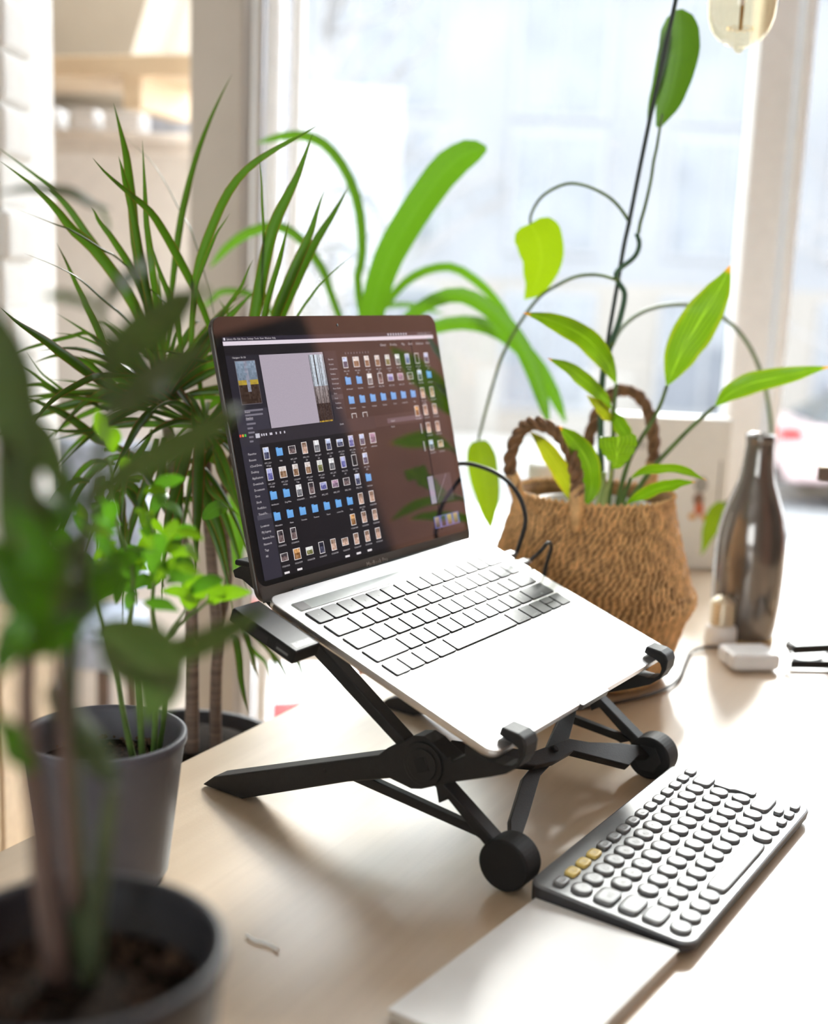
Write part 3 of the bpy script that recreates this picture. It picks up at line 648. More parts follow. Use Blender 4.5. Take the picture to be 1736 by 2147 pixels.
label('Stock', 204, 110.2, 2.2, 'LEFT'); label('Search', 205, 115.2, 2.2, 'LEFT'); label('Stock', 132, 118, 2.2, 'LEFT')
me = mesh('display', SV, SF)
ca = me.color_attributes.new('Col', 'FLOAT_COLOR', 'CORNER')
for p, cols in zip(me.polygons, SC):
    for li, q in zip(p.loop_indices, cols): ca.data[li].color = (*q, 1)
disp = lidobj('display', me, m_screen, lid)
tm = text_me(TXT, 'screen_text'); ca = tm.color_attributes.new('Col', 'FLOAT_COLOR', 'CORNER')
for q in ca.data: q.color = (*s2l((176, 170, 174)), 1)
lidobj('screen_text', tm, m_screen, lid, z + .0001)
lidobj('bezel_lettering', text_me([('MacBook Pro', .1515, -.0016, .0056, 'CENTER', 0)], 'bezel_lettering'), M('lettering_grey', (.55, .53, .50), .4), lid, .00025)
box('chin', .003, .301, -.0062, .0055, .0, .0001, M('chin_grey', (.090, .083, .077), .42, var=.03), lid)
lathe('web_camera', [(0, .0002), (.0011, .0002), (.0012, .0001)], m_carglass, lid, 12, (.152, .201, 0.0001))
# ------------------------------------------------------------------ plant growth data: x, y, z of every midrib in millimetres, width, twist, kind
DRAC = [([-239,1170,307,-253,1161,345,-261,1152,372,-274,1144,397,-296,1135,427,-312,1126,442,-325,1118,460,-343,1109,479,-367,1100,497],11.1,0.0,0),
 ([-237,1160,326,-248,1155,362,-258,1150,394,-267,1145,414,-275,1140,428,-283,1135,441,-290,1130,451,-292,1125,458,-294,1120,463],6.9,0.0,0),
 ([-246,1170,325,-263,1174,363,-284,1178,401,-313,1181,438,-329,1185,459,-342,1189,473,-355,1192,485,-377,1196,500,-404,1200,518],7.1,0.0,0),
 ([-240,1160,326,-253,1155,379,-261,1150,425,-263,1145,463,-265,1140,488,-266,1135,506,-268,1130,520,-271,1125,536,-274,1120,551],8.9,0.0,0),
 ([-233,1150,314,-241,1144,351,-248,1138,388,-254,1131,424,-258,1125,455,-261,1119,474,-263,1112,487,-264,1106,497,-265,1100,505],7.6,0.0,0),
 ([-237,1160,313,-241,1155,353,-244,1150,388,-246,1145,410,-247,1140,429,-249,1135,452,-249,1130,476,-249,1125,499,-249,1120,521],6.9,0.0,0),
 ([-220,1160,327,-222,1155,346,-224,1150,364,-227,1145,378,-229,1140,388,-232,1135,397,-237,1130,412,-242,1125,430,-248,1120,448],6.5,0.0,0),
 ([-192,1180,335,-198,1168,363,-212,1155,400,-225,1142,428,-234,1130,447,-243,1118,462,-259,1105,476,-274,1092,490,-282,1080,501],8.0,0.0,0),
 ([-215,1170,317,-212,1161,373,-206,1152,413,-192,1144,450,-176,1135,481,-157,1126,502,-134,1118,517,-112,1109,528,-95,1100,537],8.5,0.0,0),
 ([-211,1160,353,-210,1155,370,-208,1150,385,-205,1145,401,-198,1140,418,-191,1135,433,-185,1130,445,-178,1125,454,-172,1120,462],3.9,0.0,0),
 ([-243,1200,332,-242,1208,372,-239,1215,417,-235,1222,456,-231,1230,483,-224,1238,516,-214,1245,548,-203,1252,576,-193,1260,599],6.9,0.0,0),
 ([-198,1200,370,-205,1210,394,-216,1220,425,-227,1230,452,-237,1240,464,-254,1250,492,-271,1260,514,-292,1270,531,-316,1280,547],2.8,1.1,0),
 ([-162,1160,329,-158,1155,350,-153,1150,374,-146,1145,413,-137,1140,451,-126,1135,475,-116,1130,494,-108,1125,514,-101,1120,533],12.0,0.0,0),
 ([-149,1160,330,-147,1155,346,-145,1150,363,-142,1145,381,-136,1140,402,-130,1135,421,-126,1130,436,-123,1125,447,-120,1120,458],6.0,0.0,0),
 ([-141,1170,338,-139,1168,356,-135,1165,375,-127,1162,396,-118,1160,418,-110,1158,436,-103,1155,453,-98,1152,470,-92,1150,487],10.5,0.0,0),
 ([-143,1170,329,-137,1174,353,-130,1178,377,-120,1181,403,-109,1185,428,-99,1189,448,-88,1192,466,-80,1196,481,-73,1200,495],9.8,0.0,0),
 ([-143,1160,356,-144,1155,382,-145,1150,406,-145,1145,430,-145,1140,452,-146,1135,473,-146,1130,490,-147,1125,506,-147,1120,521],2.6,0.0,0),
 ([-195,1160,337,-191,1155,350,-186,1150,363,-180,1145,376,-172,1140,387,-164,1135,398,-159,1130,408,-155,1125,416,-151,1120,423],3.9,0.0,0),
 ([-125,1160,348,-120,1155,359,-116,1150,369,-110,1145,380,-102,1140,391,-93,1135,403,-83,1130,413,-73,1125,422,-62,1120,431],2.6,0.0,0),
 ([-238,1150,327,-251,1138,345,-259,1125,360,-267,1112,372,-281,1100,385,-290,1088,396,-300,1075,405,-315,1062,413,-332,1050,420],3.3,0.9,0),
 ([-255,1150,295,-275,1144,319,-287,1138,339,-290,1131,352,-295,1125,366,-301,1119,381,-307,1112,398,-313,1106,415,-319,1100,430],7.3,0.0,0),
 ([-233,1150,379,-259,1144,404,-277,1138,421,-286,1131,426,-300,1125,435,-314,1119,443,-323,1112,446,-336,1106,451,-353,1100,457],3.0,0.6,0),
 ([-264,1130,297,-281,1114,308,-293,1098,320,-300,1081,330,-307,1065,339,-313,1049,348,-321,1032,357,-329,1016,366,-336,1000,377],9.8,0.3,0),
 ([-284,1160,333,-297,1155,345,-308,1150,351,-318,1145,348,-332,1140,344,-347,1135,339,-358,1130,335,-369,1125,329,-381,1120,323],3.9,0.0,0),
 ([-289,1160,279,-311,1155,288,-329,1150,295,-334,1145,297,-336,1140,300,-343,1135,306,-352,1130,314,-361,1125,320,-370,1120,326],4.4,0.0,0),
 ([-289,1160,293,-308,1155,295,-323,1150,296,-332,1145,296,-338,1140,299,-344,1135,303,-353,1130,303,-363,1125,301,-372,1120,296],5.7,0.0,0),
 ([-284,1160,280,-301,1155,285,-315,1150,291,-323,1145,295,-329,1140,300,-336,1135,307,-343,1130,314,-349,1125,324,-354,1120,334],3.1,0.0,0),
 ([-262,1160,235,-278,1155,244,-291,1150,251,-298,1145,255,-309,1140,265,-321,1135,275,-335,1130,283,-348,1125,289,-361,1120,293],9.2,0.0,0),
 ([-244,1100,317,-263,1088,319,-275,1075,319,-280,1062,318,-290,1050,312,-300,1038,305,-308,1025,296,-313,1012,286,-318,1000,275],6.0,0.0,0),
 ([-257,1160,294,-267,1155,300,-277,1150,303,-287,1145,300,-297,1140,294,-307,1135,287,-316,1130,277,-324,1125,267,-331,1120,256],6.6,0.0,0),
 ([-253,1160,272,-265,1155,273,-277,1150,272,-287,1145,268,-297,1140,264,-308,1135,262,-321,1130,262,-334,1125,263,-348,1120,264],5.3,0.0,0),
 ([-257,1160,285,-272,1155,296,-286,1150,307,-296,1145,317,-305,1140,325,-317,1135,329,-328,1130,331,-338,1125,328,-347,1120,324],6.1,0.0,0),
 ([-200,1140,268,-199,1132,260,-198,1125,252,-197,1118,239,-196,1110,219,-195,1102,198,-195,1095,178,-194,1088,159,-194,1080,141],12.1,0.0,0),
 ([-209,1140,263,-209,1129,254,-209,1118,246,-210,1106,234,-214,1095,219,-217,1084,201,-218,1072,178,-218,1061,150,-217,1050,122],10.2,0.0,0),
 ([-220,1150,257,-219,1144,246,-219,1138,236,-218,1131,223,-217,1125,206,-217,1119,188,-216,1112,170,-216,1106,153,-215,1100,136],10.5,0.0,0),
 ([-198,1140,232,-195,1135,225,-192,1130,219,-188,1125,213,-182,1120,209,-175,1115,205,-169,1110,202,-162,1105,198,-155,1100,194],5.2,0.0,0),
 ([-198,1140,228,-196,1135,219,-194,1130,211,-190,1125,202,-184,1120,191,-178,1115,179,-173,1110,166,-169,1105,151,-165,1100,137],11.4,0.0,0),
 ([-187,1140,255,-184,1135,246,-181,1130,238,-177,1125,230,-172,1120,222,-166,1115,214,-161,1110,206,-157,1105,199,-153,1100,192],8.7,0.0,0),
 ([-244,1160,281,-247,1155,279,-249,1150,277,-253,1145,273,-258,1140,265,-263,1135,257,-267,1130,250,-269,1125,244,-271,1120,239],4.4,0.0,0),
 ([-257,1160,267,-253,1155,271,-249,1150,275,-244,1145,276,-238,1140,275,-231,1135,273,-226,1130,269,-222,1125,265,-218,1120,261],4.0,0.0,0),
 ([-168,1160,257,-176,1155,258,-184,1150,256,-190,1145,249,-195,1140,239,-203,1135,223,-209,1130,206,-211,1125,191,-211,1120,177],7.1,0.0,0),
 ([-248,1160,263,-252,1155,253,-256,1150,244,-261,1145,235,-266,1140,227,-272,1135,220,-277,1130,210,-281,1125,198,-286,1120,187],7.1,0.0,0),
 ([-244,1160,254,-246,1155,241,-248,1150,229,-251,1145,215,-255,1140,200,-259,1135,186,-262,1130,172,-263,1125,160,-264,1120,148],8.9,0.0,0),
 ([-237,1160,255,-238,1155,240,-238,1150,226,-239,1145,211,-241,1140,194,-243,1135,178,-242,1130,163,-241,1125,149,-239,1120,135],9.8,0.0,0),
 ([-181,1160,221,-185,1155,232,-189,1150,243,-194,1145,252,-198,1140,259,-202,1135,266,-204,1130,274,-205,1125,283,-205,1120,291],8.8,0.0,0),
 ([-180,1200,54,-176,1190,56,-172,1180,57,-168,1170,53,-164,1160,40,-161,1150,26,-157,1140,16,-153,1130,8,-149,1120,0],7.9,0.0,0),
 ([-168,1200,65,-166,1194,63,-163,1188,63,-161,1181,61,-158,1175,58,-155,1169,51,-151,1162,43,-148,1156,34,-144,1150,26],7.0,0.0,0),
 ([-168,1200,60,-164,1202,50,-159,1205,41,-154,1208,33,-149,1210,28,-145,1212,23,-142,1215,15,-140,1218,4,-139,1220,-6],3.9,0,1),
 ([-168,1250,45,-158,1256,33,-148,1262,21,-140,1269,9,-135,1275,-1,-131,1281,-12,-128,1288,-23,-126,1294,-36,-123,1300,-49],5.1,0.0,0),
 ([-158,1250,46,-143,1256,33,-128,1262,21,-119,1269,9,-115,1275,-1,-113,1281,-11,-110,1288,-21,-107,1294,-30,-104,1300,-40],4.6,0.0,0),
 ([-168,1250,50,-162,1256,42,-156,1262,33,-150,1269,22,-145,1275,9,-141,1281,-5,-139,1288,-16,-138,1294,-27,-137,1300,-37],3.6,0.0,0),
 ([-239,1170,289,-256,1159,308,-272,1148,322,-288,1137,332,-304,1126,338,-320,1115,339,-337,1104,336],8.0,0.68,0),
 ([-239,1170,289,-209,1174,299,-179,1178,305,-149,1182,308,-119,1186,307,-89,1189,303,-59,1193,295],8.6,-0.62,0),
 ([-239,1170,289,-266,1174,289,-293,1177,287,-319,1181,281,-346,1185,273,-373,1188,263,-400,1192,250],5.1,-0.45,0),
 ([-239,1170,289,-242,1179,314,-246,1188,337,-249,1198,359,-252,1207,379,-255,1216,398,-258,1225,415],8.2,-0.58,0),
 ([-239,1170,289,-254,1161,286,-269,1151,279,-283,1142,270,-298,1133,259,-313,1123,244,-328,1114,227],5.8,-0.46,0),
 ([-239,1170,289,-225,1169,307,-211,1168,321,-196,1167,331,-182,1166,338,-168,1164,342,-153,1163,342],7.2,0.28,0),
 ([-239,1170,289,-235,1178,312,-231,1187,331,-226,1195,345,-222,1203,355,-218,1211,362,-214,1220,363],8.6,-0.32,0),
 ([-239,1170,289,-253,1179,288,-267,1189,285,-282,1198,282,-296,1208,277,-310,1217,273,-324,1226,267],6.2,0.16,0),
 ([-239,1170,289,-220,1170,303,-200,1171,316,-181,1171,327,-161,1171,336,-142,1171,344,-122,1172,350],8.3,-0.03,0),
 ([-239,1170,289,-250,1184,300,-261,1198,309,-272,1212,317,-283,1226,324,-294,1240,331,-305,1254,336],8.9,-0.76,0),
 ([-239,1170,289,-239,1161,304,-239,1152,316,-239,1143,325,-239,1134,332,-239,1125,337,-239,1116,339],6.5,0.13,0),
 ([-239,1170,289,-218,1171,283,-196,1172,273,-174,1173,260,-152,1173,243,-131,1174,224,-109,1175,201],5.8,0.41,0),
 ([-239,1170,289,-228,1166,309,-216,1162,328,-204,1158,345,-193,1155,360,-181,1151,373,-169,1147,384],7.1,0.44,0),
 ([-239,1170,289,-222,1178,308,-204,1186,323,-187,1194,334,-169,1202,341,-152,1209,344,-134,1217,343],5.1,0.71,0),
 ([-239,1170,289,-216,1178,292,-193,1187,292,-169,1195,287,-146,1204,278,-123,1212,266,-100,1220,250],6.4,0.68,0),
 ([-239,1170,289,-262,1165,292,-285,1161,294,-308,1156,294,-331,1151,293,-355,1146,291,-378,1142,288],5.3,-0.56,0),
 ([-239,1170,289,-243,1163,309,-247,1157,327,-251,1150,345,-254,1144,362,-258,1137,379,-262,1130,395],8.9,0.05,0),
 ([-239,1170,289,-263,1179,289,-286,1187,284,-309,1196,276,-332,1205,265,-355,1214,250,-378,1222,232],6.8,-0.13,0),
 ([-239,1170,289,-229,1172,306,-218,1174,320,-207,1177,333,-197,1179,343,-186,1181,352,-175,1183,360],8.4,-0.59,0),
 ([-239,1170,289,-241,1160,312,-243,1150,331,-244,1139,347,-246,1129,359,-248,1119,368,-249,1109,374],5.4,-0.1,0),
 ([-239,1170,289,-230,1177,307,-221,1184,322,-212,1191,336,-203,1197,348,-194,1204,358,-185,1211,365],9.0,0.56,0),
 ([-239,1170,289,-215,1167,297,-190,1165,301,-165,1162,302,-140,1159,300,-116,1157,295,-91,1154,287],6.9,-0.33,0),
 ([-239,1170,289,-260,1178,285,-280,1186,277,-301,1194,266,-321,1202,251,-342,1210,232,-362,1218,210],8.8,0.2,0),
 ([-239,1170,289,-260,1170,292,-281,1170,294,-302,1170,295,-323,1170,294,-344,1170,292,-365,1170,289],8.1,0.59,0),
 ([-239,1170,289,-253,1179,309,-267,1188,326,-280,1197,340,-294,1206,350,-307,1215,357,-321,1224,360],7.7,0.42,0),
 ([-239,1170,289,-251,1178,303,-263,1186,315,-275,1193,325,-287,1201,333,-299,1209,339,-311,1217,343],8.1,0.31,0),
 ([-239,1170,289,-243,1178,312,-247,1186,333,-252,1194,350,-256,1202,365,-260,1210,377,-264,1218,387],5.0,0.08,0),
 ([-239,1170,289,-239,1182,303,-240,1194,314,-240,1205,322,-240,1217,326,-240,1229,327,-240,1241,324],7.6,0.48,0),
 ([-239,1170,289,-254,1181,304,-268,1193,316,-282,1204,323,-296,1215,327,-310,1226,327,-324,1238,323],6.4,0.55,0),
 ([-239,1170,289,-222,1157,307,-204,1143,321,-186,1130,329,-168,1117,333,-150,1104,333,-133,1090,327],7.1,0.05,0),
 ([-239,1170,289,-229,1180,313,-218,1190,334,-208,1200,352,-197,1211,367,-187,1221,380,-176,1231,389],7.8,0.35,0),
 ([-239,1170,289,-243,1149,286,-247,1128,280,-251,1107,271,-254,1086,259,-258,1065,244,-262,1043,226],7.7,-0.13,0),
 ([-239,1170,289,-254,1160,308,-268,1150,323,-282,1140,335,-297,1130,344,-311,1120,350,-326,1111,352],5.1,-0.54,0),
 ([-239,1170,289,-257,1174,301,-274,1178,311,-292,1181,318,-309,1185,322,-327,1189,324,-344,1193,323],7.5,-0.73,0),
 ([-239,1170,289,-260,1173,289,-280,1175,288,-301,1178,286,-321,1180,284,-341,1183,280,-362,1185,276],6.3,-0.51,0),
 ([-239,1170,289,-230,1183,282,-222,1197,273,-213,1210,261,-204,1223,248,-195,1237,233,-186,1250,216],7.4,0.14,0),
 ([-239,1170,289,-238,1176,305,-238,1183,319,-237,1189,332,-236,1195,343,-235,1202,353,-234,1208,361],6.1,-0.14,0),
 ([-239,1170,289,-227,1176,308,-215,1182,326,-203,1188,343,-191,1194,359,-179,1200,375,-166,1206,389],7.5,-0.65,0),
 ([-239,1170,289,-266,1165,292,-292,1159,291,-318,1154,286,-344,1149,277,-370,1143,264,-397,1138,248],8.3,-0.13,0),
 ([-239,1170,289,-231,1157,303,-223,1143,315,-216,1130,327,-208,1117,337,-200,1104,346,-192,1090,354],7.4,0.1,0),
 ([-239,1170,289,-226,1167,313,-213,1165,334,-199,1162,354,-186,1160,372,-173,1157,388,-159,1155,401],8.6,-0.8,0),
 ([-239,1170,289,-220,1179,302,-201,1187,314,-181,1196,324,-162,1205,333,-143,1214,341,-123,1222,347],7.5,0.63,0),
 ([-239,1170,289,-255,1179,296,-271,1187,300,-286,1196,304,-302,1205,306,-317,1213,306,-333,1222,305],8.9,-0.19,0),
 ([-239,1170,289,-224,1167,312,-209,1165,333,-194,1162,352,-179,1159,369,-164,1157,385,-149,1154,399],8.9,-0.01,0),
 ([-239,1170,289,-268,1179,293,-296,1189,293,-324,1198,291,-352,1207,286,-381,1216,278,-409,1226,267],6.1,-0.04,0),
 ([-239,1170,289,-224,1178,303,-208,1187,314,-192,1195,324,-176,1204,333,-161,1212,339,-145,1221,345],8.1,0.52,0),
 ([-199,1160,265,-178,1161,274,-157,1162,279,-135,1164,281,-114,1165,280,-93,1166,275,-72,1167,267],8.1,-0.41,0),
 ([-199,1160,265,-203,1178,261,-206,1197,255,-210,1215,248,-214,1234,238,-217,1252,226,-221,1270,212],7.4,-0.04,0),
 ([-199,1160,265,-215,1146,280,-231,1132,294,-246,1118,306,-262,1103,317,-278,1089,327,-293,1075,336],8.0,-0.32,0),
 ([-199,1160,265,-222,1157,268,-245,1153,269,-268,1150,268,-291,1146,264,-315,1143,258,-338,1139,251],6.9,-0.22,0),
 ([-199,1160,265,-200,1148,275,-200,1135,283,-201,1123,291,-201,1110,297,-202,1098,302,-202,1086,306],6.8,0.67,0),
 ([-199,1160,265,-185,1152,273,-172,1144,278,-158,1135,281,-144,1127,282,-130,1119,280,-117,1111,276],6.7,0.12,0),
 ([-199,1160,265,-205,1145,278,-211,1130,287,-216,1115,293,-222,1100,295,-228,1086,293,-233,1071,288],6.5,-0.17,0),
 ([-199,1160,265,-185,1147,263,-171,1133,258,-156,1120,250,-142,1106,239,-128,1093,224,-113,1079,207],5.3,0.54,0),
 ([-199,1160,265,-207,1145,271,-215,1130,274,-222,1115,274,-230,1100,271,-238,1085,265,-246,1070,257],8.6,-0.57,0),
 ([-199,1160,265,-223,1162,276,-246,1164,286,-270,1167,293,-293,1169,299,-317,1171,303,-340,1173,306],5.6,0.14,0),
 ([-199,1160,265,-191,1145,259,-182,1131,250,-173,1116,238,-165,1101,223,-156,1087,206,-148,1072,185],8.2,0.26,0),
 ([-199,1160,265,-174,1163,284,-150,1166,299,-125,1168,308,-100,1171,313,-76,1174,313,-51,1177,307],7.8,-0.72,0),
 ([-199,1160,265,-183,1143,263,-168,1126,257,-152,1110,248,-137,1093,234,-121,1076,216,-105,1059,194],7.8,-0.58,0),
 ([-199,1160,265,-202,1167,282,-206,1173,297,-209,1180,310,-212,1186,321,-215,1193,329,-218,1199,336],6.7,-0.54,0),
 ([-199,1160,265,-214,1150,259,-229,1140,252,-244,1130,243,-259,1119,232,-274,1109,220,-289,1099,207],5.3,-0.71,0),
 ([-199,1160,265,-220,1153,286,-241,1145,305,-262,1138,323,-283,1130,340,-303,1123,355,-324,1115,369],6.7,-0.3,0),
 ([-199,1160,265,-223,1148,276,-248,1135,285,-272,1123,291,-297,1110,295,-321,1098,297,-345,1085,297],5.2,0.32,0),
 ([-199,1160,265,-186,1170,278,-173,1180,287,-160,1190,293,-147,1201,295,-134,1211,293,-121,1221,288],7.2,0.19,0),
 ([-199,1160,265,-201,1172,274,-203,1183,281,-204,1195,285,-206,1206,286,-208,1218,284,-210,1230,280],7.1,-0.59,0),
 ([-199,1160,265,-196,1176,271,-193,1192,275,-191,1209,278,-188,1225,280,-185,1241,280,-182,1257,278],7.9,0.25,0),
 ([-199,1160,265,-184,1165,277,-170,1170,289,-155,1175,299,-140,1180,308,-126,1184,317,-111,1189,325],7.4,-0.42,0),
 ([-199,1160,265,-183,1149,272,-167,1138,277,-151,1127,278,-134,1116,277,-118,1105,272,-102,1094,265],5.1,0.36,0),
 ([-199,1160,265,-168,1166,260,-138,1172,252,-107,1178,240,-76,1184,225,-45,1190,206,-15,1196,184],5.9,-0.61,0),
 ([-199,1160,265,-175,1157,283,-150,1154,299,-125,1151,314,-101,1148,327,-76,1145,340,-51,1142,350],7.5,-0.23,0),
 ([-199,1160,265,-197,1175,269,-194,1191,271,-191,1206,270,-189,1222,268,-186,1237,264,-183,1253,258],6.5,-0.58,0),
 ([-199,1160,265,-187,1145,281,-175,1129,295,-162,1114,307,-150,1098,316,-138,1083,323,-125,1067,327],8.4,0.03,0),
 ([-199,1160,265,-221,1150,278,-243,1140,289,-265,1130,298,-287,1120,305,-308,1110,309,-330,1100,312],5.4,-0.75,0),
 ([-199,1160,265,-190,1177,256,-181,1193,244,-172,1210,230,-163,1226,213,-154,1243,193,-145,1259,170],8.0,-0.8,0),
 ([-199,1160,265,-215,1162,287,-232,1164,307,-248,1166,324,-264,1169,339,-280,1171,352,-297,1173,363],6.9,-0.64,0),
 ([-199,1160,265,-185,1172,262,-171,1183,258,-157,1195,251,-143,1206,243,-129,1218,233,-115,1229,221],8.5,-0.56,0),
 ([-199,1160,265,-200,1172,266,-200,1185,266,-201,1197,265,-201,1209,262,-202,1222,258,-203,1234,252],5.9,-0.03,0),
 ([-199,1160,265,-186,1162,284,-173,1163,300,-159,1165,312,-146,1166,321,-133,1168,326,-119,1169,328],7.8,0.28,0),
 ([-199,1160,265,-210,1161,282,-221,1163,297,-232,1164,310,-243,1166,320,-254,1167,328,-265,1168,334],6.2,0.28,0),
 ([-199,1160,265,-202,1144,263,-205,1129,261,-208,1113,257,-211,1097,253,-214,1081,249,-217,1066,243],5.9,-0.67,0),
 ([-152,1190,309,-160,1193,325,-167,1196,339,-174,1199,353,-182,1202,365,-189,1205,376,-196,1208,385],6.9,-0.35,0),
 ([-152,1190,309,-154,1181,320,-155,1172,329,-156,1164,337,-158,1155,345,-159,1146,352,-161,1137,357],7.7,0.7,0),
 ([-152,1190,309,-167,1177,316,-181,1164,323,-195,1151,328,-210,1138,333,-224,1124,338,-239,1111,341],5.2,0.45,0),
 ([-152,1190,309,-169,1196,303,-186,1202,294,-203,1208,281,-220,1214,266,-236,1220,248,-253,1226,227],7.1,-0.24,0),
 ([-152,1190,309,-133,1197,303,-113,1205,296,-94,1212,286,-74,1219,274,-55,1227,260,-35,1234,244],8.7,-0.71,0),
 ([-152,1190,309,-151,1200,305,-151,1211,299,-150,1221,293,-149,1231,287,-148,1242,280,-148,1252,272],6.0,-0.15,0),
 ([-152,1190,309,-157,1198,305,-163,1206,298,-168,1214,289,-173,1221,278,-178,1229,264,-183,1237,249],5.7,0.01,0),
 ([-152,1190,309,-164,1195,316,-176,1199,321,-187,1204,325,-199,1208,328,-211,1213,331,-222,1218,332],5.4,0.07,0),
 ([-152,1190,309,-134,1183,321,-117,1177,331,-99,1170,340,-81,1163,348,-63,1156,354,-45,1150,359],5.1,0.06,0),
 ([-152,1190,309,-169,1191,317,-185,1192,323,-201,1193,328,-218,1194,330,-234,1195,330,-251,1196,329],7.9,0.66,0),
 ([-217,1148,203,-222,1157,204,-228,1165,195,-233,1174,176,-239,1182,145,-244,1191,105],7.2,-0.66,0),
 ([-273,1140,201,-270,1129,203,-268,1119,192,-265,1108,168,-262,1097,132,-260,1086,83],7.0,-0.67,0),
 ([-280,1135,232,-296,1139,234,-311,1143,224,-326,1148,203,-341,1152,171,-356,1156,127],6.2,-0.48,0),
 ([-297,1164,213,-300,1172,214,-303,1181,205,-307,1189,187,-310,1198,158,-314,1207,118],9.0,0.09,0),
 ([-224,1176,219,-210,1170,221,-196,1164,211,-182,1157,189,-168,1151,155,-154,1145,110],9.3,0.25,0),
 ([-230,1151,238,-213,1148,239,-196,1145,229,-178,1143,206,-161,1140,172,-143,1137,125],7.5,-0.59,0),
 ([-279,1184,212,-266,1187,213,-254,1190,205,-242,1194,188,-229,1197,162,-217,1200,128],6.3,0.42,0),
 ([-302,1140,215,-313,1138,216,-325,1135,209,-336,1133,194,-348,1130,170,-359,1128,139],9.4,0.72,0),
 ([-260,1159,214,-271,1154,215,-282,1148,207,-292,1143,189,-303,1138,163,-313,1133,127],6.0,0.14,0),
 ([-297,1172,206,-289,1163,207,-280,1154,197,-272,1144,174,-263,1135,140,-255,1126,93],8.8,-0.09,0),
 ([-294,1155,243,-277,1151,245,-260,1147,234,-243,1143,210,-225,1139,175,-208,1135,126],7.8,-0.11,0),
 ([-204,1173,246,-222,1176,247,-239,1180,237,-256,1184,214,-273,1188,178,-290,1192,131],8.4,-0.63,0),
 ([-302,1208,199,-296,1200,200,-289,1192,191,-283,1183,172,-277,1175,142,-271,1167,102],8.3,-0.03,0),
 ([-284,1152,207,-272,1146,209,-261,1140,200,-250,1134,181,-239,1128,151,-227,1122,112],8.2,-0.23,0),
 ([-269,1150,246,-269,1142,248,-269,1133,239,-268,1125,222,-268,1117,195,-268,1109,159],9.4,0.56,0),
 ([-292,1197,222,-303,1190,223,-314,1184,214,-326,1178,195,-337,1172,165,-348,1166,126],6.2,-0.53,0),
 ([-208,1146,237,-194,1152,239,-179,1158,228,-164,1164,206,-150,1170,171,-135,1177,125],7.3,0.29,0),
 ([-219,1160,198,-208,1152,199,-197,1145,189,-186,1137,168,-174,1130,135,-163,1122,90],8.0,0.14,0),
 ([-273,1132,213,-266,1140,214,-260,1149,205,-254,1157,186,-248,1165,157,-242,1173,118],7.5,-0.04,0),
 ([-199,1195,244,-204,1187,245,-208,1178,236,-213,1170,217,-217,1161,187,-222,1152,148],8.8,0.27,0),
 ([-268,1177,231,-286,1175,233,-304,1172,222,-322,1170,199,-340,1168,163,-359,1165,114],8.1,-0.35,0),
 ([-268,1176,235,-257,1180,236,-246,1183,229,-235,1187,213,-223,1190,189,-212,1194,156],8.9,-0.31,0)]
DRAC_TRUNK = [([-213,1180,-63,-213,1179,-19,-213,1178,23,-213,1176,61,-215,1175,99,-220,1174,138,-226,1172,179,-231,1171,225,-237,1170,271],7.2,5.4),
 ([-192,1200,-70,-192,1195,-24,-191,1190,15,-189,1185,46,-191,1180,87,-194,1175,132,-197,1170,178,-198,1165,222,-199,1160,265],6.3,4.9),
 ([-191,1200,54,-185,1199,84,-181,1198,114,-183,1196,146,-187,1195,177,-186,1194,201,-181,1192,225,-171,1191,255,-159,1190,286],4.3,3.7)]
STRAP = [([-13,1600,150,-49,1589,258,-64,1578,338,-58,1567,388,-45,1556,432,-25,1544,471,-3,1533,506,20,1522,538,44,1511,557,67,1500,563],38.5,0.0,1),
 ([-13,1620,143,-62,1634,302,-85,1649,398,-81,1663,435,-86,1678,489,-103,1692,538,-132,1707,576,-162,1721,591,-196,1736,592,-233,1750,582],15.1,0.4,1),
 ([-13,1620,143,-82,1629,301,-120,1638,390,-129,1647,414,-155,1656,449,-182,1664,468,-208,1673,470,-239,1682,459,-266,1691,439,-287,1700,414],14.9,0.5,1),
 ([-13,1640,140,-62,1647,252,-74,1653,331,-48,1660,374,-25,1667,403,4,1673,421,39,1680,426,75,1687,406,104,1693,378,127,1700,349],13.9,0.5,1),
 ([-13,1660,137,-46,1656,254,-38,1651,325,10,1647,346,52,1642,356,90,1638,351,123,1633,333,150,1629,307,173,1624,274,193,1620,234],21.1,0.2,1),
 ([-13,1640,140,-30,1631,253,-29,1622,340,8,1613,380,47,1604,392,81,1596,378,110,1587,354,134,1578,320,151,1569,280,165,1560,237],21.8,0.2,1),
 ([-13,1620,143,-78,1629,202,-139,1638,259,-174,1647,309,-194,1656,353,-218,1664,378,-246,1673,385,-270,1682,383,-285,1691,371,-300,1700,357],10.1,0.6,1),
 ([-13,1620,143,-92,1607,186,-154,1593,219,-180,1580,239,-199,1567,232,-214,1553,196,-220,1540,158,-219,1527,119,-219,1513,81,-219,1500,44],27.6,0.1,1),
 ([-13,1640,140,-56,1658,207,-92,1676,270,-98,1693,316,-84,1711,347,-66,1729,367,-42,1747,372,-18,1764,373,6,1782,368,31,1800,361],9.1,0.6,1),
 ([-13,1620,143,-85,1634,177,-151,1649,211,-185,1663,245,-199,1678,278,-216,1692,302,-235,1707,318,-256,1721,328,-278,1736,330,-302,1750,329],11.6,0.5,1)]
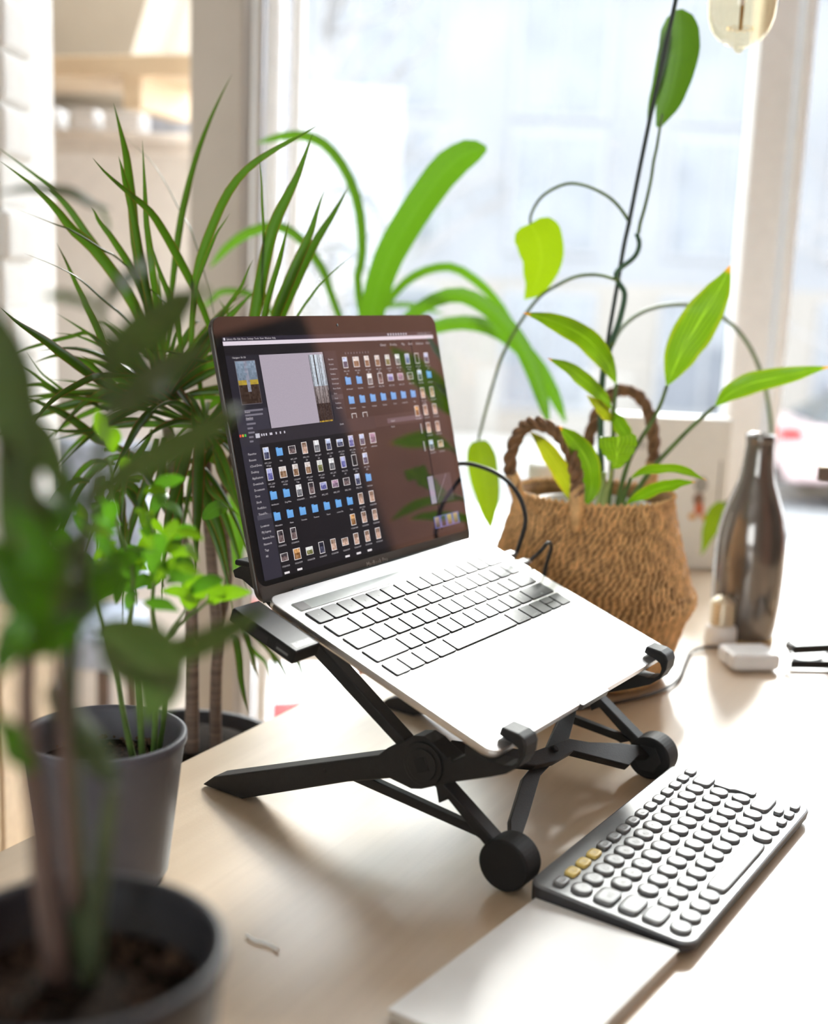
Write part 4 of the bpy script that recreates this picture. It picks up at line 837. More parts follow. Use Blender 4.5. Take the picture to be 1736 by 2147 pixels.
LILY = [([202,1280,314,196,1271,325,189,1262,336,179,1253,347,167,1244,358,154,1236,366,140,1227,372,126,1218,377,111,1209,381,96,1200,384],24.5,0.35,2),
 ([200,1280,287,194,1271,294,187,1262,301,178,1253,309,168,1244,317,159,1236,323,151,1227,329,142,1218,334,132,1209,338,122,1200,342],16.1,0.3,2),
 ([254,1280,314,258,1277,328,262,1273,342,267,1270,357,274,1267,371,280,1263,385,286,1260,397,292,1257,410,297,1253,423,301,1250,437],40.3,0,2),
 ([305,1280,295,311,1277,302,317,1273,309,326,1270,315,337,1267,321,349,1263,325,363,1260,329,378,1257,333,394,1253,338,411,1250,342],23.2,0.25,2),
 ([191,1200,237,192,1197,240,193,1193,243,193,1190,246,193,1187,250,192,1183,254,192,1180,258,191,1177,263,191,1173,268,190,1170,273],36.7,0,2),
 ([176,1260,188,178,1253,198,179,1247,209,177,1240,221,173,1233,235,167,1227,246,160,1220,255,153,1213,263,145,1207,270,137,1200,277],26.7,0.3,2),
 ([165,1260,188,161,1256,199,156,1251,210,150,1247,220,144,1242,231,137,1238,240,131,1233,248,125,1229,255,118,1224,262,111,1220,268],19.2,0.2,3),
 ([201,1280,274,199,1277,277,196,1273,280,193,1270,282,190,1267,286,186,1263,289,183,1260,293,178,1257,296,173,1253,300,168,1250,304],12.6,0.2,3),
 ([201,1280,286,202,1277,282,203,1273,279,205,1270,276,207,1267,272,210,1263,268,212,1260,265,214,1257,261,217,1253,258,219,1250,254],16.6,0.2,2),
 ([217,1240,222,221,1231,227,225,1222,231,230,1213,235,237,1204,238,245,1196,240,253,1187,241,262,1178,240,268,1169,238,275,1160,236],15.8,0.9,2),
 ([214,1240,196,219,1233,201,225,1227,206,231,1220,211,236,1213,216,243,1207,220,250,1200,223,256,1193,227,263,1187,229,269,1180,231],16.9,0.7,2),
 ([164,1270,189,162,1273,195,160,1277,200,159,1280,205,158,1283,211,157,1287,216,157,1290,221,158,1293,225,160,1297,229,162,1300,232],15.0,0.2,2)]
LILY_STEM = [([206,1300,175,206,1297,200,206,1293,225,205,1290,251,203,1287,276,202,1283,296,202,1280,314],2.5,2.0),
 ([205,1290,177,204,1288,197,204,1287,217,204,1285,236,203,1283,254,202,1282,270,200,1280,287],2.5,2.0),
 ([214,1300,176,218,1297,207,224,1293,236,234,1290,258,244,1287,278,250,1283,296,254,1280,314],3.0,2.0),
 ([221,1300,176,235,1297,202,249,1293,227,265,1290,248,280,1287,267,293,1283,282,305,1280,295],3.0,2.0),
 ([194,1260,181,194,1250,193,193,1240,205,193,1230,215,193,1220,223,192,1210,230,191,1200,237],2.9,1.4),
 ([186,1280,177,184,1277,179,182,1273,181,180,1270,184,179,1267,186,177,1263,187,176,1260,189],3.0,2.5),
 ([173,1280,175,171,1277,178,170,1273,181,168,1270,183,167,1267,185,166,1263,187,165,1260,189],3.0,2.5),
 ([215,1280,178,215,1273,188,216,1267,198,216,1260,206,217,1253,212,217,1247,217,217,1240,222],3.0,1.9),
 ([191,1280,177,192,1278,186,193,1277,194,194,1275,202,195,1273,210,195,1272,216,195,1270,223],3.5,2.0),
 ([207,1270,179,208,1265,182,210,1260,186,211,1255,189,212,1250,191,213,1245,193,214,1240,196],3.0,2.4),
 ([204,1300,173,205,1297,188,206,1293,205,205,1290,226,204,1287,246,203,1283,261,201,1280,274],2.5,1.5)]
PHIL = [([236,1340,575,241,1339,590,246,1338,604,248,1336,620,250,1335,635,251,1334,648,250,1332,662,249,1331,675,247,1330,689],41.9,0.1,4),
 ([239,1340,672,238,1340,661,236,1340,649,234,1340,634,232,1340,618,229,1340,604,227,1340,591,226,1340,580,225,1340,568],14.7,0.5,4),
 ([113,1380,475,118,1385,468,123,1390,460,127,1395,448,129,1400,434,127,1405,421,124,1410,408,119,1415,400,114,1420,393],52.6,0.15,5),
 ([72,1450,227,74,1446,215,77,1442,202,80,1439,186,84,1435,170,86,1431,157,87,1428,146,89,1424,136,90,1420,127],36.8,0.2,5),
 ([420,1660,128,415,1658,121,410,1655,114,406,1652,107,403,1650,99,399,1648,90,396,1645,81,393,1642,70,389,1640,59],28.3,0.3,5)]
PHIL_STEM = [([203,1320,171,195,1318,259,193,1316,322,200,1314,355,206,1312,378,209,1310,404,201,1308,417,199,1306,427,215,1304,442,219,1302,455,215,1300,466],3.6,2.4),
 ([217,1300,466,218,1300,476,220,1300,485,222,1300,495,224,1300,507,226,1300,522,227,1300,537,229,1300,550,230,1300,561,231,1300,572,232,1300,583],1.9,1.4),
 ([208,1300,475,200,1308,488,189,1316,500,174,1324,509,160,1332,514,146,1340,515,131,1348,509,120,1356,500,114,1364,489,112,1372,481,113,1380,475],1.9,1.5),
 ([200,1300,418,188,1315,422,176,1330,423,161,1345,420,145,1360,411,126,1375,396,108,1390,367,93,1405,333,85,1420,300,78,1435,264,72,1450,227],2.0,1.7),
 ([199,1310,351,215,1345,370,242,1380,386,279,1415,394,321,1450,392,364,1485,374,403,1520,338,435,1555,282,455,1590,214,450,1625,161,420,1660,128],2.5,2.6)]
STAKE = [([201,1330,169,196,1324,257,195,1318,339,201,1312,413,204,1306,453,207,1300,479,213,1294,533,221,1288,597,231,1282,669,236,1276,707,239,1270,724],2.3,2.1)]
FORE = [([-115,450,375,-112,456,379,-109,461,384,-106,467,388,-101,472,392,-97,478,396,-93,484,401,-90,489,404,-89,495,407],16.5,0.2,6),
 ([-89,495,407,-88,495,407,-87,495,406,-86,495,406,-85,495,406,-85,495,405,-84,495,404,-83,495,403,-82,495,401],3.4,0.6,6),
 ([-109,435,361,-106,442,365,-103,450,368,-100,457,372,-97,465,375,-94,472,377,-90,480,380,-86,488,384,-82,495,387],13.2,0.2,6),
 ([-115,420,333,-108,428,338,-102,435,343,-94,442,347,-86,450,351,-79,458,355,-73,465,359,-70,472,362,-69,480,363],11.5,0.2,6),
 ([-120,465,398,-118,471,401,-117,476,405,-115,482,408,-114,488,410,-112,493,412,-111,499,415,-110,504,417,-108,510,420],6.3,0.3,6),
 ([-120,465,399,-124,469,400,-128,472,401,-132,476,402,-136,480,402,-139,484,403,-143,488,402,-147,491,402,-150,495,401],5.1,0.5,6),
 ([-111,450,363,-111,452,369,-112,454,375,-114,456,381,-115,457,388,-117,459,394,-119,461,399,-121,463,403,-124,465,407],4.5,0.4,6),
 ([-104,420,230,-106,424,233,-110,428,236,-114,431,241,-120,435,246,-125,439,250,-129,442,254,-133,446,257,-135,450,259],14.4,0.55,6),
 ([-112,435,288,-108,437,284,-104,439,279,-100,441,275,-96,442,270,-94,444,264,-94,446,258,-97,448,250,-100,450,243],26.6,0.1,6),
 ([-116,435,283,-108,442,276,-100,450,271,-90,457,270,-81,465,271,-74,472,273,-68,480,275,-63,488,277,-58,495,278],11.5,0.3,6),
 ([-130,413,330,-133,417,339,-135,422,349,-138,427,358,-141,431,367,-143,436,377,-147,441,386,-150,445,393,-154,450,399],18.3,0.2,6),
 ([-134,413,319,-132,417,321,-130,422,323,-129,427,325,-127,431,328,-126,436,330,-126,441,333,-126,445,337,-126,450,341],16.0,0.2,7),
 ([-123,420,294,-124,420,298,-125,420,304,-129,420,311,-133,420,321,-135,420,331,-137,420,342,-140,420,351,-142,420,358],19.8,0.2,6),
 ([-117,420,287,-120,426,290,-122,431,293,-125,437,296,-128,442,299,-130,448,302,-130,454,306,-129,459,310,-127,465,315],19.3,0.1,6),
 ([-124,405,289,-126,405,294,-127,405,299,-129,405,304,-131,405,308,-134,405,313,-137,405,316,-139,405,320,-142,405,323],17.6,0.1,7),
 ([-124,428,284,-122,432,288,-120,437,291,-118,442,295,-116,446,298,-113,451,301,-112,456,304,-112,460,308,-112,465,312],14.1,0.1,7),
 ([-119,375,314,-117,377,316,-116,379,317,-116,381,320,-117,382,324,-119,384,329,-122,386,332,-126,388,335,-129,390,338],12.1,0.1,7),
 ([-122,390,248,-124,388,251,-125,386,254,-127,384,257,-127,382,261,-128,381,265,-129,379,268,-130,377,271,-132,375,274],8.4,0.2,7),
 ([-122,435,326,-126,437,337,-130,439,346,-134,441,352,-138,442,356,-142,444,359,-147,446,362,-153,448,363,-159,450,363],12.0,0.2,6),
 ([-148,600,440,-151,592,441,-154,585,442,-156,578,444,-160,570,446,-165,562,446,-172,555,446,-178,548,444,-184,540,442],5.5,0.5,6),
 ([-157,600,443,-155,600,441,-153,600,440,-152,600,438,-151,600,436,-150,600,434,-150,600,432,-150,600,430,-151,600,429],2.7,0.6,6),
 ([-124,390,300,-126,390,299,-128,390,298,-129,390,296,-130,390,292,-132,390,288,-133,390,285,-134,390,282,-135,390,279],10.9,0.1,7),
 ([-115,420,294,-117,417,292,-120,414,290,-122,412,289,-125,409,289,-128,406,289,-131,403,290,-133,400,291,-136,398,293],14.7,0.2,7)]
FORE_STEM = [([-125,420,152,-127,419,176,-129,418,198,-130,417,219,-132,416,238,-133,415,259,-132,414,284,-132,413,309,-132,413,330],5.3,2.3),
 ([-119,428,154,-120,430,186,-122,433,215,-124,436,242,-124,439,268,-123,442,287,-119,444,317,-115,447,346,-113,450,361],4.0,1.7),
 ([-113,420,153,-112,420,165,-111,420,176,-110,420,187,-108,420,199,-107,420,209,-106,420,217,-105,420,224,-104,420,230],4.3,2.2),
 ([-117,413,187,-118,413,209,-119,414,229,-120,415,246,-121,416,260,-123,417,272,-123,418,281,-123,419,287,-123,420,294],2.7,1.5),
 ([-118,428,290,-117,428,288,-116,429,285,-115,430,283,-115,431,282,-114,432,282,-113,433,284,-113,434,286,-112,435,288],1.2,0.9),
 ([-113,450,361,-113,450,363,-113,450,366,-113,450,368,-113,450,370,-114,450,371,-114,450,373,-114,450,374,-115,450,375],1.2,1.0),
 ([-117,450,338,-118,448,336,-118,446,335,-119,444,333,-119,442,332,-119,441,331,-119,439,331,-119,437,331,-119,435,330],1.2,1.0)]
SMALL = [([-151,776,233,-152,777,237,-153,778,241,-154,780,243,-155,781,243,-156,782,243],12.0,0.56,9),
 ([-139,733,266,-142,736,269,-145,739,271,-148,743,272,-152,746,272,-155,749,271],7.6,0.66,9),
 ([-170,758,227,-173,761,226,-176,764,224,-180,767,221,-183,770,218,-186,774,214],11.6,0.16,9),
 ([-125,707,221,-130,710,223,-135,714,225,-140,717,225,-145,720,224,-150,723,223],7.3,-0.27,8),
 ([-217,778,256,-214,776,254,-211,774,251,-208,771,249,-206,769,246,-203,767,243],7.0,0.09,9),
 ([-131,735,260,-135,738,259,-139,742,257,-143,745,254,-147,748,251,-151,751,248],8.0,-0.31,9),
 ([-147,741,236,-144,742,237,-142,743,237,-139,744,237,-136,745,235,-133,745,234],7.4,-0.43,9),
 ([-187,727,262,-188,730,265,-189,733,269,-190,735,270,-191,738,270,-192,741,270],11.3,-0.25,9),
 ([-217,791,262,-216,791,258,-215,791,254,-215,791,250,-214,791,246,-213,790,242],7.4,-0.43,8),
 ([-158,776,217,-161,778,220,-164,780,223,-167,782,224,-169,784,223,-172,786,223],11.3,0.43,9),
 ([-189,652,289,-186,649,289,-184,647,289,-181,645,288,-178,642,287,-176,640,285],7.3,-0.06,9),
 ([-158,708,250,-160,704,249,-163,701,248,-165,698,247,-168,695,245,-170,692,244],9.0,-0.18,9),
 ([-144,693,248,-144,690,254,-143,687,261,-142,684,265,-141,681,267,-140,678,269],8.2,-0.2,9),
 ([-145,765,239,-147,768,235,-148,770,231,-150,772,227,-151,775,223,-153,777,219],9.8,-0.29,8),
 ([-134,683,268,-131,684,268,-128,685,268,-124,687,267,-121,688,265,-118,689,263],6.3,-0.32,8),
 ([-181,704,246,-180,707,248,-178,709,250,-176,711,250,-174,714,249,-172,716,248],6.2,0.37,8),
 ([-142,733,234,-145,729,235,-148,726,235,-150,722,235,-153,719,235,-156,715,234],7.4,0.66,9),
 ([-181,764,225,-182,764,220,-184,764,215,-185,764,211,-186,764,206,-187,764,202],6.9,-0.15,9),
 ([-202,754,216,-198,751,221,-193,747,226,-188,743,229,-184,740,231,-179,736,232],6.6,0.38,9),
 ([-142,820,248,-139,822,251,-136,824,254,-132,826,256,-129,828,255,-126,830,255],12.3,-0.49,9),
 ([-142,725,238,-144,723,238,-147,721,238,-150,719,237,-152,718,235,-155,716,233],9.7,-0.53,8),
 ([-189,799,215,-192,797,213,-196,795,210,-200,792,208,-203,790,205,-207,787,202],7.0,0.46,9),
 ([-193,809,223,-191,805,219,-190,801,215,-189,798,212,-187,794,208,-186,790,204],8.0,-0.1,8),
 ([-162,733,256,-162,737,260,-163,741,263,-163,745,265,-164,748,265,-164,752,265],10.1,-0.57,8),
 ([-182,745,248,-186,748,245,-189,752,242,-193,756,239,-197,760,235,-201,763,231],7.8,0.1,8),
 ([-215,767,235,-211,763,234,-207,759,233,-203,755,231,-200,751,230,-196,747,228],10.7,-0.11,9),
 ([-176,647,277,-173,646,277,-169,645,277,-166,644,276,-162,643,275,-159,642,273],7.1,-0.67,8),
 ([-202,735,222,-199,737,225,-196,739,228,-193,741,229,-190,742,228,-187,744,228],11.4,0.63,9),
 ([-165,721,225,-163,723,227,-161,725,229,-159,726,229,-157,728,229,-155,730,228],9.0,-0.16,9),
 ([-166,703,216,-165,703,220,-164,703,223,-162,703,226,-161,703,226,-159,703,227],9.0,-0.41,9),
 ([-169,814,211,-170,812,210,-171,810,209,-173,808,207,-174,807,204,-176,805,202],8.6,0.4,9),
 ([-171,687,260,-173,690,263,-176,693,265,-179,696,266,-182,699,266,-185,702,265],8.2,0.56,8),
 ([-137,642,253,-137,638,259,-136,634,264,-136,631,268,-135,627,270,-135,623,272],9.2,-0.01,9),
 ([-130,750,224,-127,751,222,-123,752,220,-120,753,217,-116,754,214,-113,755,211],7.7,0.63,8),
 ([-122,723,226,-120,724,225,-118,725,224,-116,726,223,-114,728,221,-112,729,218],10.9,0.31,8),
 ([-183,687,276,-179,685,274,-176,683,273,-172,682,271,-169,680,268,-165,679,266],5.9,0.36,9),
 ([-129,687,260,-128,691,258,-127,695,256,-126,698,253,-125,702,250,-124,705,246],7.0,-0.58,8),
 ([-126,671,241,-128,669,245,-131,666,250,-133,663,253,-135,660,254,-138,657,255],8.1,0.26,9),
 ([-216,729,255,-214,729,253,-212,729,252,-210,730,250,-208,730,247,-206,730,244],10.9,0.08,9),
 ([-184,659,234,-182,657,239,-180,656,243,-178,654,246,-176,652,247,-174,650,248],7.4,0.55,8),
 ([-201,779,247,-198,777,249,-195,776,252,-191,775,253,-188,773,253,-185,772,252],7.2,0.18,9),
 ([-175,755,233,-172,756,234,-169,758,236,-165,760,236,-162,762,235,-158,763,234],8.0,-0.13,8),
 ([-168,797,214,-168,793,221,-168,790,227,-168,786,231,-168,783,233,-168,779,235],8.5,-0.45,9),
 ([-144,715,284,-147,713,286,-149,711,287,-151,708,287,-154,706,287,-156,704,286],6.2,0.09,8),
 ([-135,724,221,-130,721,226,-125,718,230,-119,714,233,-114,711,234,-109,708,235],10.1,-0.54,9),
 ([-213,815,220,-213,815,217,-214,814,213,-214,813,209,-215,813,206,-215,812,202],8.3,0.02,9),
 ([-205,786,197,-202,786,201,-199,786,204,-196,787,205,-192,787,206,-189,787,205],7.6,-0.62,9),
 ([-191,730,229,-187,728,233,-183,727,237,-179,725,239,-175,723,240,-170,721,241],10.1,-0.34,9),
 ([-168,765,258,-166,767,257,-164,769,255,-162,771,252,-160,772,250,-159,774,247],7.2,0.7,8),
 ([-170,794,211,-174,792,211,-178,789,211,-182,786,210,-185,784,208,-189,781,207],10.8,-0.55,9),
 ([-147,662,233,-144,664,232,-140,666,231,-136,668,230,-133,670,228,-129,673,225],7.4,0.13,9),
 ([-130,664,260,-132,663,257,-134,663,254,-136,662,251,-138,661,248,-141,661,244],7.7,0.67,8),
 ([-208,810,249,-208,808,253,-208,807,257,-208,805,260,-208,804,261,-208,802,261],11.8,0.23,9),
 ([-141,731,264,-144,733,261,-147,734,257,-149,736,254,-152,738,250,-155,739,246],9.5,0.41,8),
 ([-177,791,220,-175,787,228,-173,783,235,-171,780,240,-169,776,243,-166,772,245],9.7,-0.03,8),
 ([-146,709,254,-144,710,259,-142,712,264,-140,713,266,-138,714,268,-137,715,268],7.3,-0.32,8),
 ([-179,718,261,-179,717,267,-178,715,272,-178,714,276,-178,712,278,-178,711,279],9.8,-0.18,9),
 ([-151,687,269,-153,690,272,-154,692,274,-156,695,276,-158,698,276,-159,701,275],6.7,-0.62,8),
 ([-173,785,233,-177,784,233,-181,784,233,-185,784,232,-189,784,230,-192,784,228],9.7,-0.67,9),
 ([-166,769,258,-165,772,263,-163,774,268,-161,777,271,-159,780,272,-158,783,272],10.0,-0.67,9),
 ([-130,658,255,-126,657,255,-123,656,255,-120,655,254,-117,654,253,-114,653,251],6.1,-0.39,8),
 ([-168,670,242,-169,674,246,-171,677,249,-172,681,251,-173,684,252,-175,688,251],10.2,0.26,8),
 ([-185,722,223,-187,724,221,-190,726,220,-193,728,218,-196,731,216,-199,733,213],9.9,0.5,9),
 ([-154,715,283,-151,716,286,-147,717,290,-143,719,291,-139,720,292,-135,721,292],9.5,0.54,9),
 ([-187,763,221,-189,765,219,-191,767,216,-193,769,213,-196,771,209,-198,774,205],7.7,0.05,9),
 ([-155,666,244,-157,664,248,-160,663,251,-162,661,253,-164,659,254,-166,657,254],5.8,-0.49,9),
 ([-173,790,219,-178,789,222,-183,787,225,-188,786,227,-193,785,227,-199,783,227],12.0,-0.59,8),
 ([-152,726,237,-156,728,240,-160,731,243,-165,733,245,-169,736,245,-174,738,245],8.7,0.59,9),
 ([-193,788,224,-196,786,223,-199,784,223,-202,782,222,-205,779,220,-208,777,218],8.4,0.44,8),
 ([-163,657,256,-165,659,260,-168,661,264,-170,663,266,-172,664,267,-175,666,267],7.6,-0.25,9),
 ([-159,733,254,-159,730,258,-160,727,263,-160,723,265,-161,720,267,-161,717,268],9.5,0.58,9),
 ([-119,667,246,-122,665,247,-125,664,247,-128,662,247,-132,660,246,-135,658,245],7.9,-0.6,9),
 ([-189,740,310,-188,738,314,-188,736,319,-188,734,323,-189,732,326,-189,730,330],9.7,0.1,8),
 ([-182,740,303,-182,738,308,-181,736,312,-181,734,315,-182,732,318,-182,730,320],10.2,0.1,8),
 ([-136,740,207,-135,738,212,-134,736,217,-131,734,222,-129,732,227,-126,730,233],16.3,0.1,8),
 ([-126,740,212,-121,738,215,-117,736,219,-110,734,221,-103,732,222,-96,730,223],9.9,0.1,8),
 ([-156,740,245,-150,738,246,-145,736,246,-140,734,246,-135,732,245,-130,730,244],7.5,0.1,8),
 ([-167,740,257,-163,738,254,-159,736,251,-155,734,248,-151,732,247,-147,730,245],7.5,0.1,8),
 ([-173,740,293,-173,738,295,-174,736,297,-174,734,299,-174,732,301,-174,730,303],8.0,0.1,8)]
SMALL_STEM = [([-178,800,81,-178,792,116,-179,785,149,-182,778,177,-178,770,203,-176,762,229,-183,755,253,-185,748,277,-184,740,300],2.3,0.9),
 ([-173,810,77,-170,801,101,-167,792,124,-164,784,144,-160,775,161,-156,766,176,-150,758,189,-144,749,198,-138,740,207],2.3,0.9),
 ([-184,800,81,-186,792,103,-188,785,125,-189,778,145,-191,770,162,-193,762,178,-194,755,195,-195,748,212,-196,740,229],2.3,0.9),
 ([-172,820,77,-166,811,108,-162,802,139,-165,794,167,-168,785,193,-165,776,218,-161,768,239,-163,759,253,-166,750,264],2.0,0.9),
 ([-156,770,179,-151,766,184,-147,762,190,-142,759,195,-138,755,200,-133,751,204,-129,748,208,-125,744,212,-120,740,215],1.5,0.9)]
# ------------------------------------------------------------------ folding laptop stand
STD = empty('laptop_stand', (.07488, .79999, 0), (0, 0, .98979))
tag(STD, 'black folding laptop stand with crossed braces and round front feet', 'laptop stand')
VZ = Matrix(((0, 0, 1, 0), (1, 0, 0, 0), (0, 1, 0, 0), (0, 0, 0, 1)))          # outline (v, z), extruded along u
leverA = [(.2823, .0012), (.2395, .0006), (.1371, .0425), (.0990, .0555), (.0925, .0545), (.080, .0525), (.0718, .0545), (.0459, .0667), (.0161, .0785), (.004, .084),
          (-.0050, .0910), (-.0098, .1000), (-.0106, .1075), (-.0085, .1125), (-.0035, .1150), (.0094, .1168), (.0112, .1108), (.0005, .1068), (-.0038, .1045), (-.0055, .1000),
          (-.0040, .0945), (.0005, .0910), (.0060, .0898), (.0140, .0902), (.022, .0925), (.030, .0970), (.0340, .1025), (.0372, .1028), (.0370, .0890), (.0471, .0822), (.0560, .0870), (.0635, .0918),
          (.0717, .0945), (.0800, .0928), (.0857, .0887), (.0960, .0822), (.1019, .0782), (.1100, .0706), (.2702, .0111)]
leverB = [(.2450, .1900), (.2390, .1945), (.2310, .1815), (.2160, .1660), (.196, .1622), (.006, .0300), (-.002, .0200), (.004, .0120), (.0162, .0260), (.0496, .0525), (.0572, .0474), (.0600, .0585), (.2330, .1735), (.2440, .1790), (.2520, .1795), (.2540, .1850)]
link_ = [(.1392, .0395), (.1262, .0462), (.0249, .0335), (.018, .030), (.0265, .0262), (.0300, .0275)]
disc = [(.0699 + .0162 * math.cos(a), .0745 + .0162 * math.sin(a)) for a in [2 * math.pi * i / 28 for i in range(28)]]
disc2 = [(.0699 + .0122 * math.cos(a), .0745 + .0122 * math.sin(a)) for a in [2 * math.pi * i / 28 for i in range(28)]]
sq = [(.0699 + .0072 * math.cos(a), .0745 + .0072 * math.sin(a)) for a in [math.radians(20 + 90 * i) for i in range(4)]]
for side, (sg, mid) in enumerate(((1, 0), (-1, .255))):
    u = lambda a, b: (mid + sg * a, mid + sg * b) if sg > 0 else (mid - b, mid - a)
    prism('hook_arm', leverA, *u(-.004, .014), m_black, STD, .0012, VZ)
    prism('support_arm', leverB, *u(-.0025, .0105), m_black, STD, .001, VZ)
    prism('stay_link', link_, *u(.006, .0125), m_black, STD, .0006, VZ)
    prism('pivot_cap', disc, *u(-.0062, -.004), m_black, STD, .0006, VZ)
    cap = prism('pivot_ring', disc2, *u(-.0074, -.0062), m_black, STD, .0004, VZ)
    prism('pivot_recess', sq, *u(-.0079, -.0072), m_rubber, STD, .0002, VZ)
    ft = prism('foot_wheel', [(.0193 * math.cos(a), .0193 + .0186 * math.sin(a)) for a in [2 * math.pi * i / 40 for i in range(40)]], *u(-.008, .0135), m_rubber, STD, .0018, VZ, 3)
    prism('wheel_hub', [(.013 * math.cos(a), .0193 + .013 * math.sin(a)) for a in [2 * math.pi * i / 6 for i in range(6)]], *u(.0135, .0150), m_black, STD, .0005, VZ)
    for v0, z0 in ((.158, .0455), (.048, .083)): prism('rivet', [(v0 + .002 * math.cos(a), z0 + .002 * math.sin(a)) for a in [2 * math.pi * i / 10 for i in range(10)]], *u(-.0048, -.004), m_black, STD, 0, VZ)
    bx = box('rear_pad', *u(-.006, .016),   .234, .249, .1905, .1950, m_rubber, STD, .0015)
sd = Vector((0, .789, .614)); nn = Vector((0, -.614, .789))
CR = Matrix(((1, 0, 0, 0), (0, sd.y, nn.y, 0), (0, sd.z, nn.z, .0193), (0, 0, 0, 1)))
b1 = [(.026, .086), (.0600, .0640), (.0987, .0452), (.125, .0395), (.1534, .0387), (.2043, .0040), (.226, .0060), (.240, .000), (.244, .010), (.2183, .0230), (.181, .038), (.1606, .0494), (.1103, .0551), (.036, .094)]
b2 = [(.014, .000), (.0325, .0074), (.0581, .0175), (.106, .0381), (.125, .0405), (.1664, .0475), (.2082, .0653), (.232, .080), (.228, .092), (.1791, .0679), (.1381, .0538), (.0858, .0439), (.039, .0236), (.0234, .0114), (.010, .008)]
prism('cross_brace', b1, -.003, .004, m_black, STD, .0008, CR)
prism('cross_brace', b2, -.008, -.0035, m_black, STD, .0006, CR)
prism('brace_pin', [(.1335 + .0032 * math.cos(a), .048 + .0032 * math.sin(a)) for a in [2 * math.pi * i / 16 for i in range(16)]], .004, .0062, m_rubber, STD, .0008, CR)

# ------------------------------------------------------------------ hub plugged into the left side
HUB = empty('usb_hub', LAP.location, (.33992, 0, .98979)); tag(HUB, 'dark slim adapter hub plugged into the left side of the laptop', 'hub')
box('hub_body', -.0315, -.0030, .153, .216, -.0138, -.0036, m_rubber, HUB, .0012, 3)
box('hub_top', -.0308, -.0035, .1538, .2152, -.0036, -.0030, M('hub_top_grey', (.05, .05, .052), .42, spec=.45), HUB, .0003)
box('usb_port', -.0317, -.0310, .157, .171, -.0116, -.0058, m_recess, HUB); box('port_tongue', -.0319, -.0312, .1585, .1695, -.0100, -.0082, m_grey, HUB)
box('usb_port', -.0317, -.0310, .178, .192, -.0116, -.0058, m_recess, HUB)
box('hub_label', -.0275, -.0065, .1560, .1625, -.0030, -.00295, m_kbkey, HUB)
bm = bmesh.new()
for k in range(9): bm_box(bm, -.0265 + k * .0021, -.0253 + k * .0021, .1566 + (k % 3 == 1) * .0008, .1616 - (k % 4 == 2) * .0014, -.00295, -.0029)
link('worn_lettering', from_bm(bm, 'worn_lettering'), HUB, mat=m_whiteplastic)
for y in (.1803, .1638): box('usb_plug', -.0030, -.0004, y - .004, y + .004, -.0063, -.0039, m_grey, HUB, .0008)

# ------------------------------------------------------------------ cables on the right side (laptop-local points to world)
LM = Matrix.Translation(LAP.location) @ Matrix.Rotation(.98979, 4, 'Z') @ Matrix.Rotation(.33992, 4, 'X')
def lw(x, y, z): return LM @ Vector((x, y, z))
def usb_cable(name, label, y, pts, r, cap):
    root = empty(name, lw(.3045, y, -.0048)); tag(root, label, 'cable', 'cables plugged into the laptop')
    pl = prism('plug', rrect(.0092, .0062, .0022, 3), 0, .017, m_grey, root, .0006); pl.matrix_local = Matrix.Translation(-root.location) @ LM @ Matrix.Translation((.3046, y, -.0048)) @ VZ
    p0 = lw(.3216, y, -.0048); p1 = lw(.330, y, -.0048)
    tube('strain_relief', [p0 - root.location, (p0 + p1) / 2 - root.location, p1 - root.location], [.0030, .0026, .0021], cap, root, 12)
    tube('cord', [p - root.location for p in smooth_path([p1] + [Vector(q) for q in pts], 60)], r, m_cable, root, 10)
    return root
usb_cable('braided_cable', 'black cable looping up from the laptop side behind the screen', .1796,
          [(.1031, 1.135, .1868), (.1037, 1.14, .2004), (.0968, 1.15, .2173), (.0836, 1.165, .2297), (.0653, 1.178, .2366), (.0429, 1.195, .2372), (.0135, 1.215, .2244), (-.01, 1.235, .16), (-.005, 1.235, .06), (.03, 1.215, .0045), (.080, 1.215, .0035)], .0021, m_grey)
usb_cable('charging_cable', 'black charging cable running under the laptop to the white charger', .1637,
          [(.1185, 1.118, .1712), (.1251, 1.126, .177), (.1302, 1.142, .1680), (.1265, 1.152, .1418), (.122, 1.15, .08), (.125, 1.15, .018), (.150, 1.160, .0032), (.236, 1.206, .0032), (.284, 1.262, .0032), (.310, 1.335, .0032), (.326, 1.378, .0032), (.350, 1.392, .0045), (.371, 1.381, .0085)], .0019, m_whiteplastic)
CH = empty('phone_charger', (.3815, 1.338, 0), (0, 0, .16)); tag(CH, 'white rounded power adapter lying in front of the dark bottle', 'charger')
box('adapter_body', -.0285, .0285, -.022, .026, .0006, .0200, m_whiteplastic, CH, .0062, 4)
box('seam', -.0287, .0287, -.004, -.0036, .004, .0185, m_grey, CH); box('socket', -.009, .001, .0255, .0264, .0065, .0125, m_rubber, CH)

# ------------------------------------------------------------------ wireless keyboard
KB = empty('wireless_keyboard', (.1848, .7137, .01036), (.05977, 0, .99856))
tag(KB, 'slim grey wireless keyboard with round keys, three of them yellow', 'keyboard')
tl = math.tan(.05977)
out = rrect(.264, .1173, .0105, 8, .132, .05865)
bm = bmesh.new()
lv = []
for (ins, zt) in ((.0016, 0.0), (.0004, -.0006), (0, -.0016)): lv.append([bm.verts.new((.132 + (p[0] - .132) * (1 - ins / .132), .05865 + (p[1] - .05865) * (1 - ins / .0586), zt)) for p in out])
for (ins, dz) in ((.0006, .0026), (.0035, .0009)): lv.append([bm.verts.new((.132 + (p[0] - .132) * (1 - ins / .132), .05865 + (p[1] - .05865) * (1 - ins / .0586), -.00955 - p[1] * tl + dz)) for p in out])
n = len(out)
bm.faces.new(lv[0]); bm.faces.new(lv[-1][::-1])
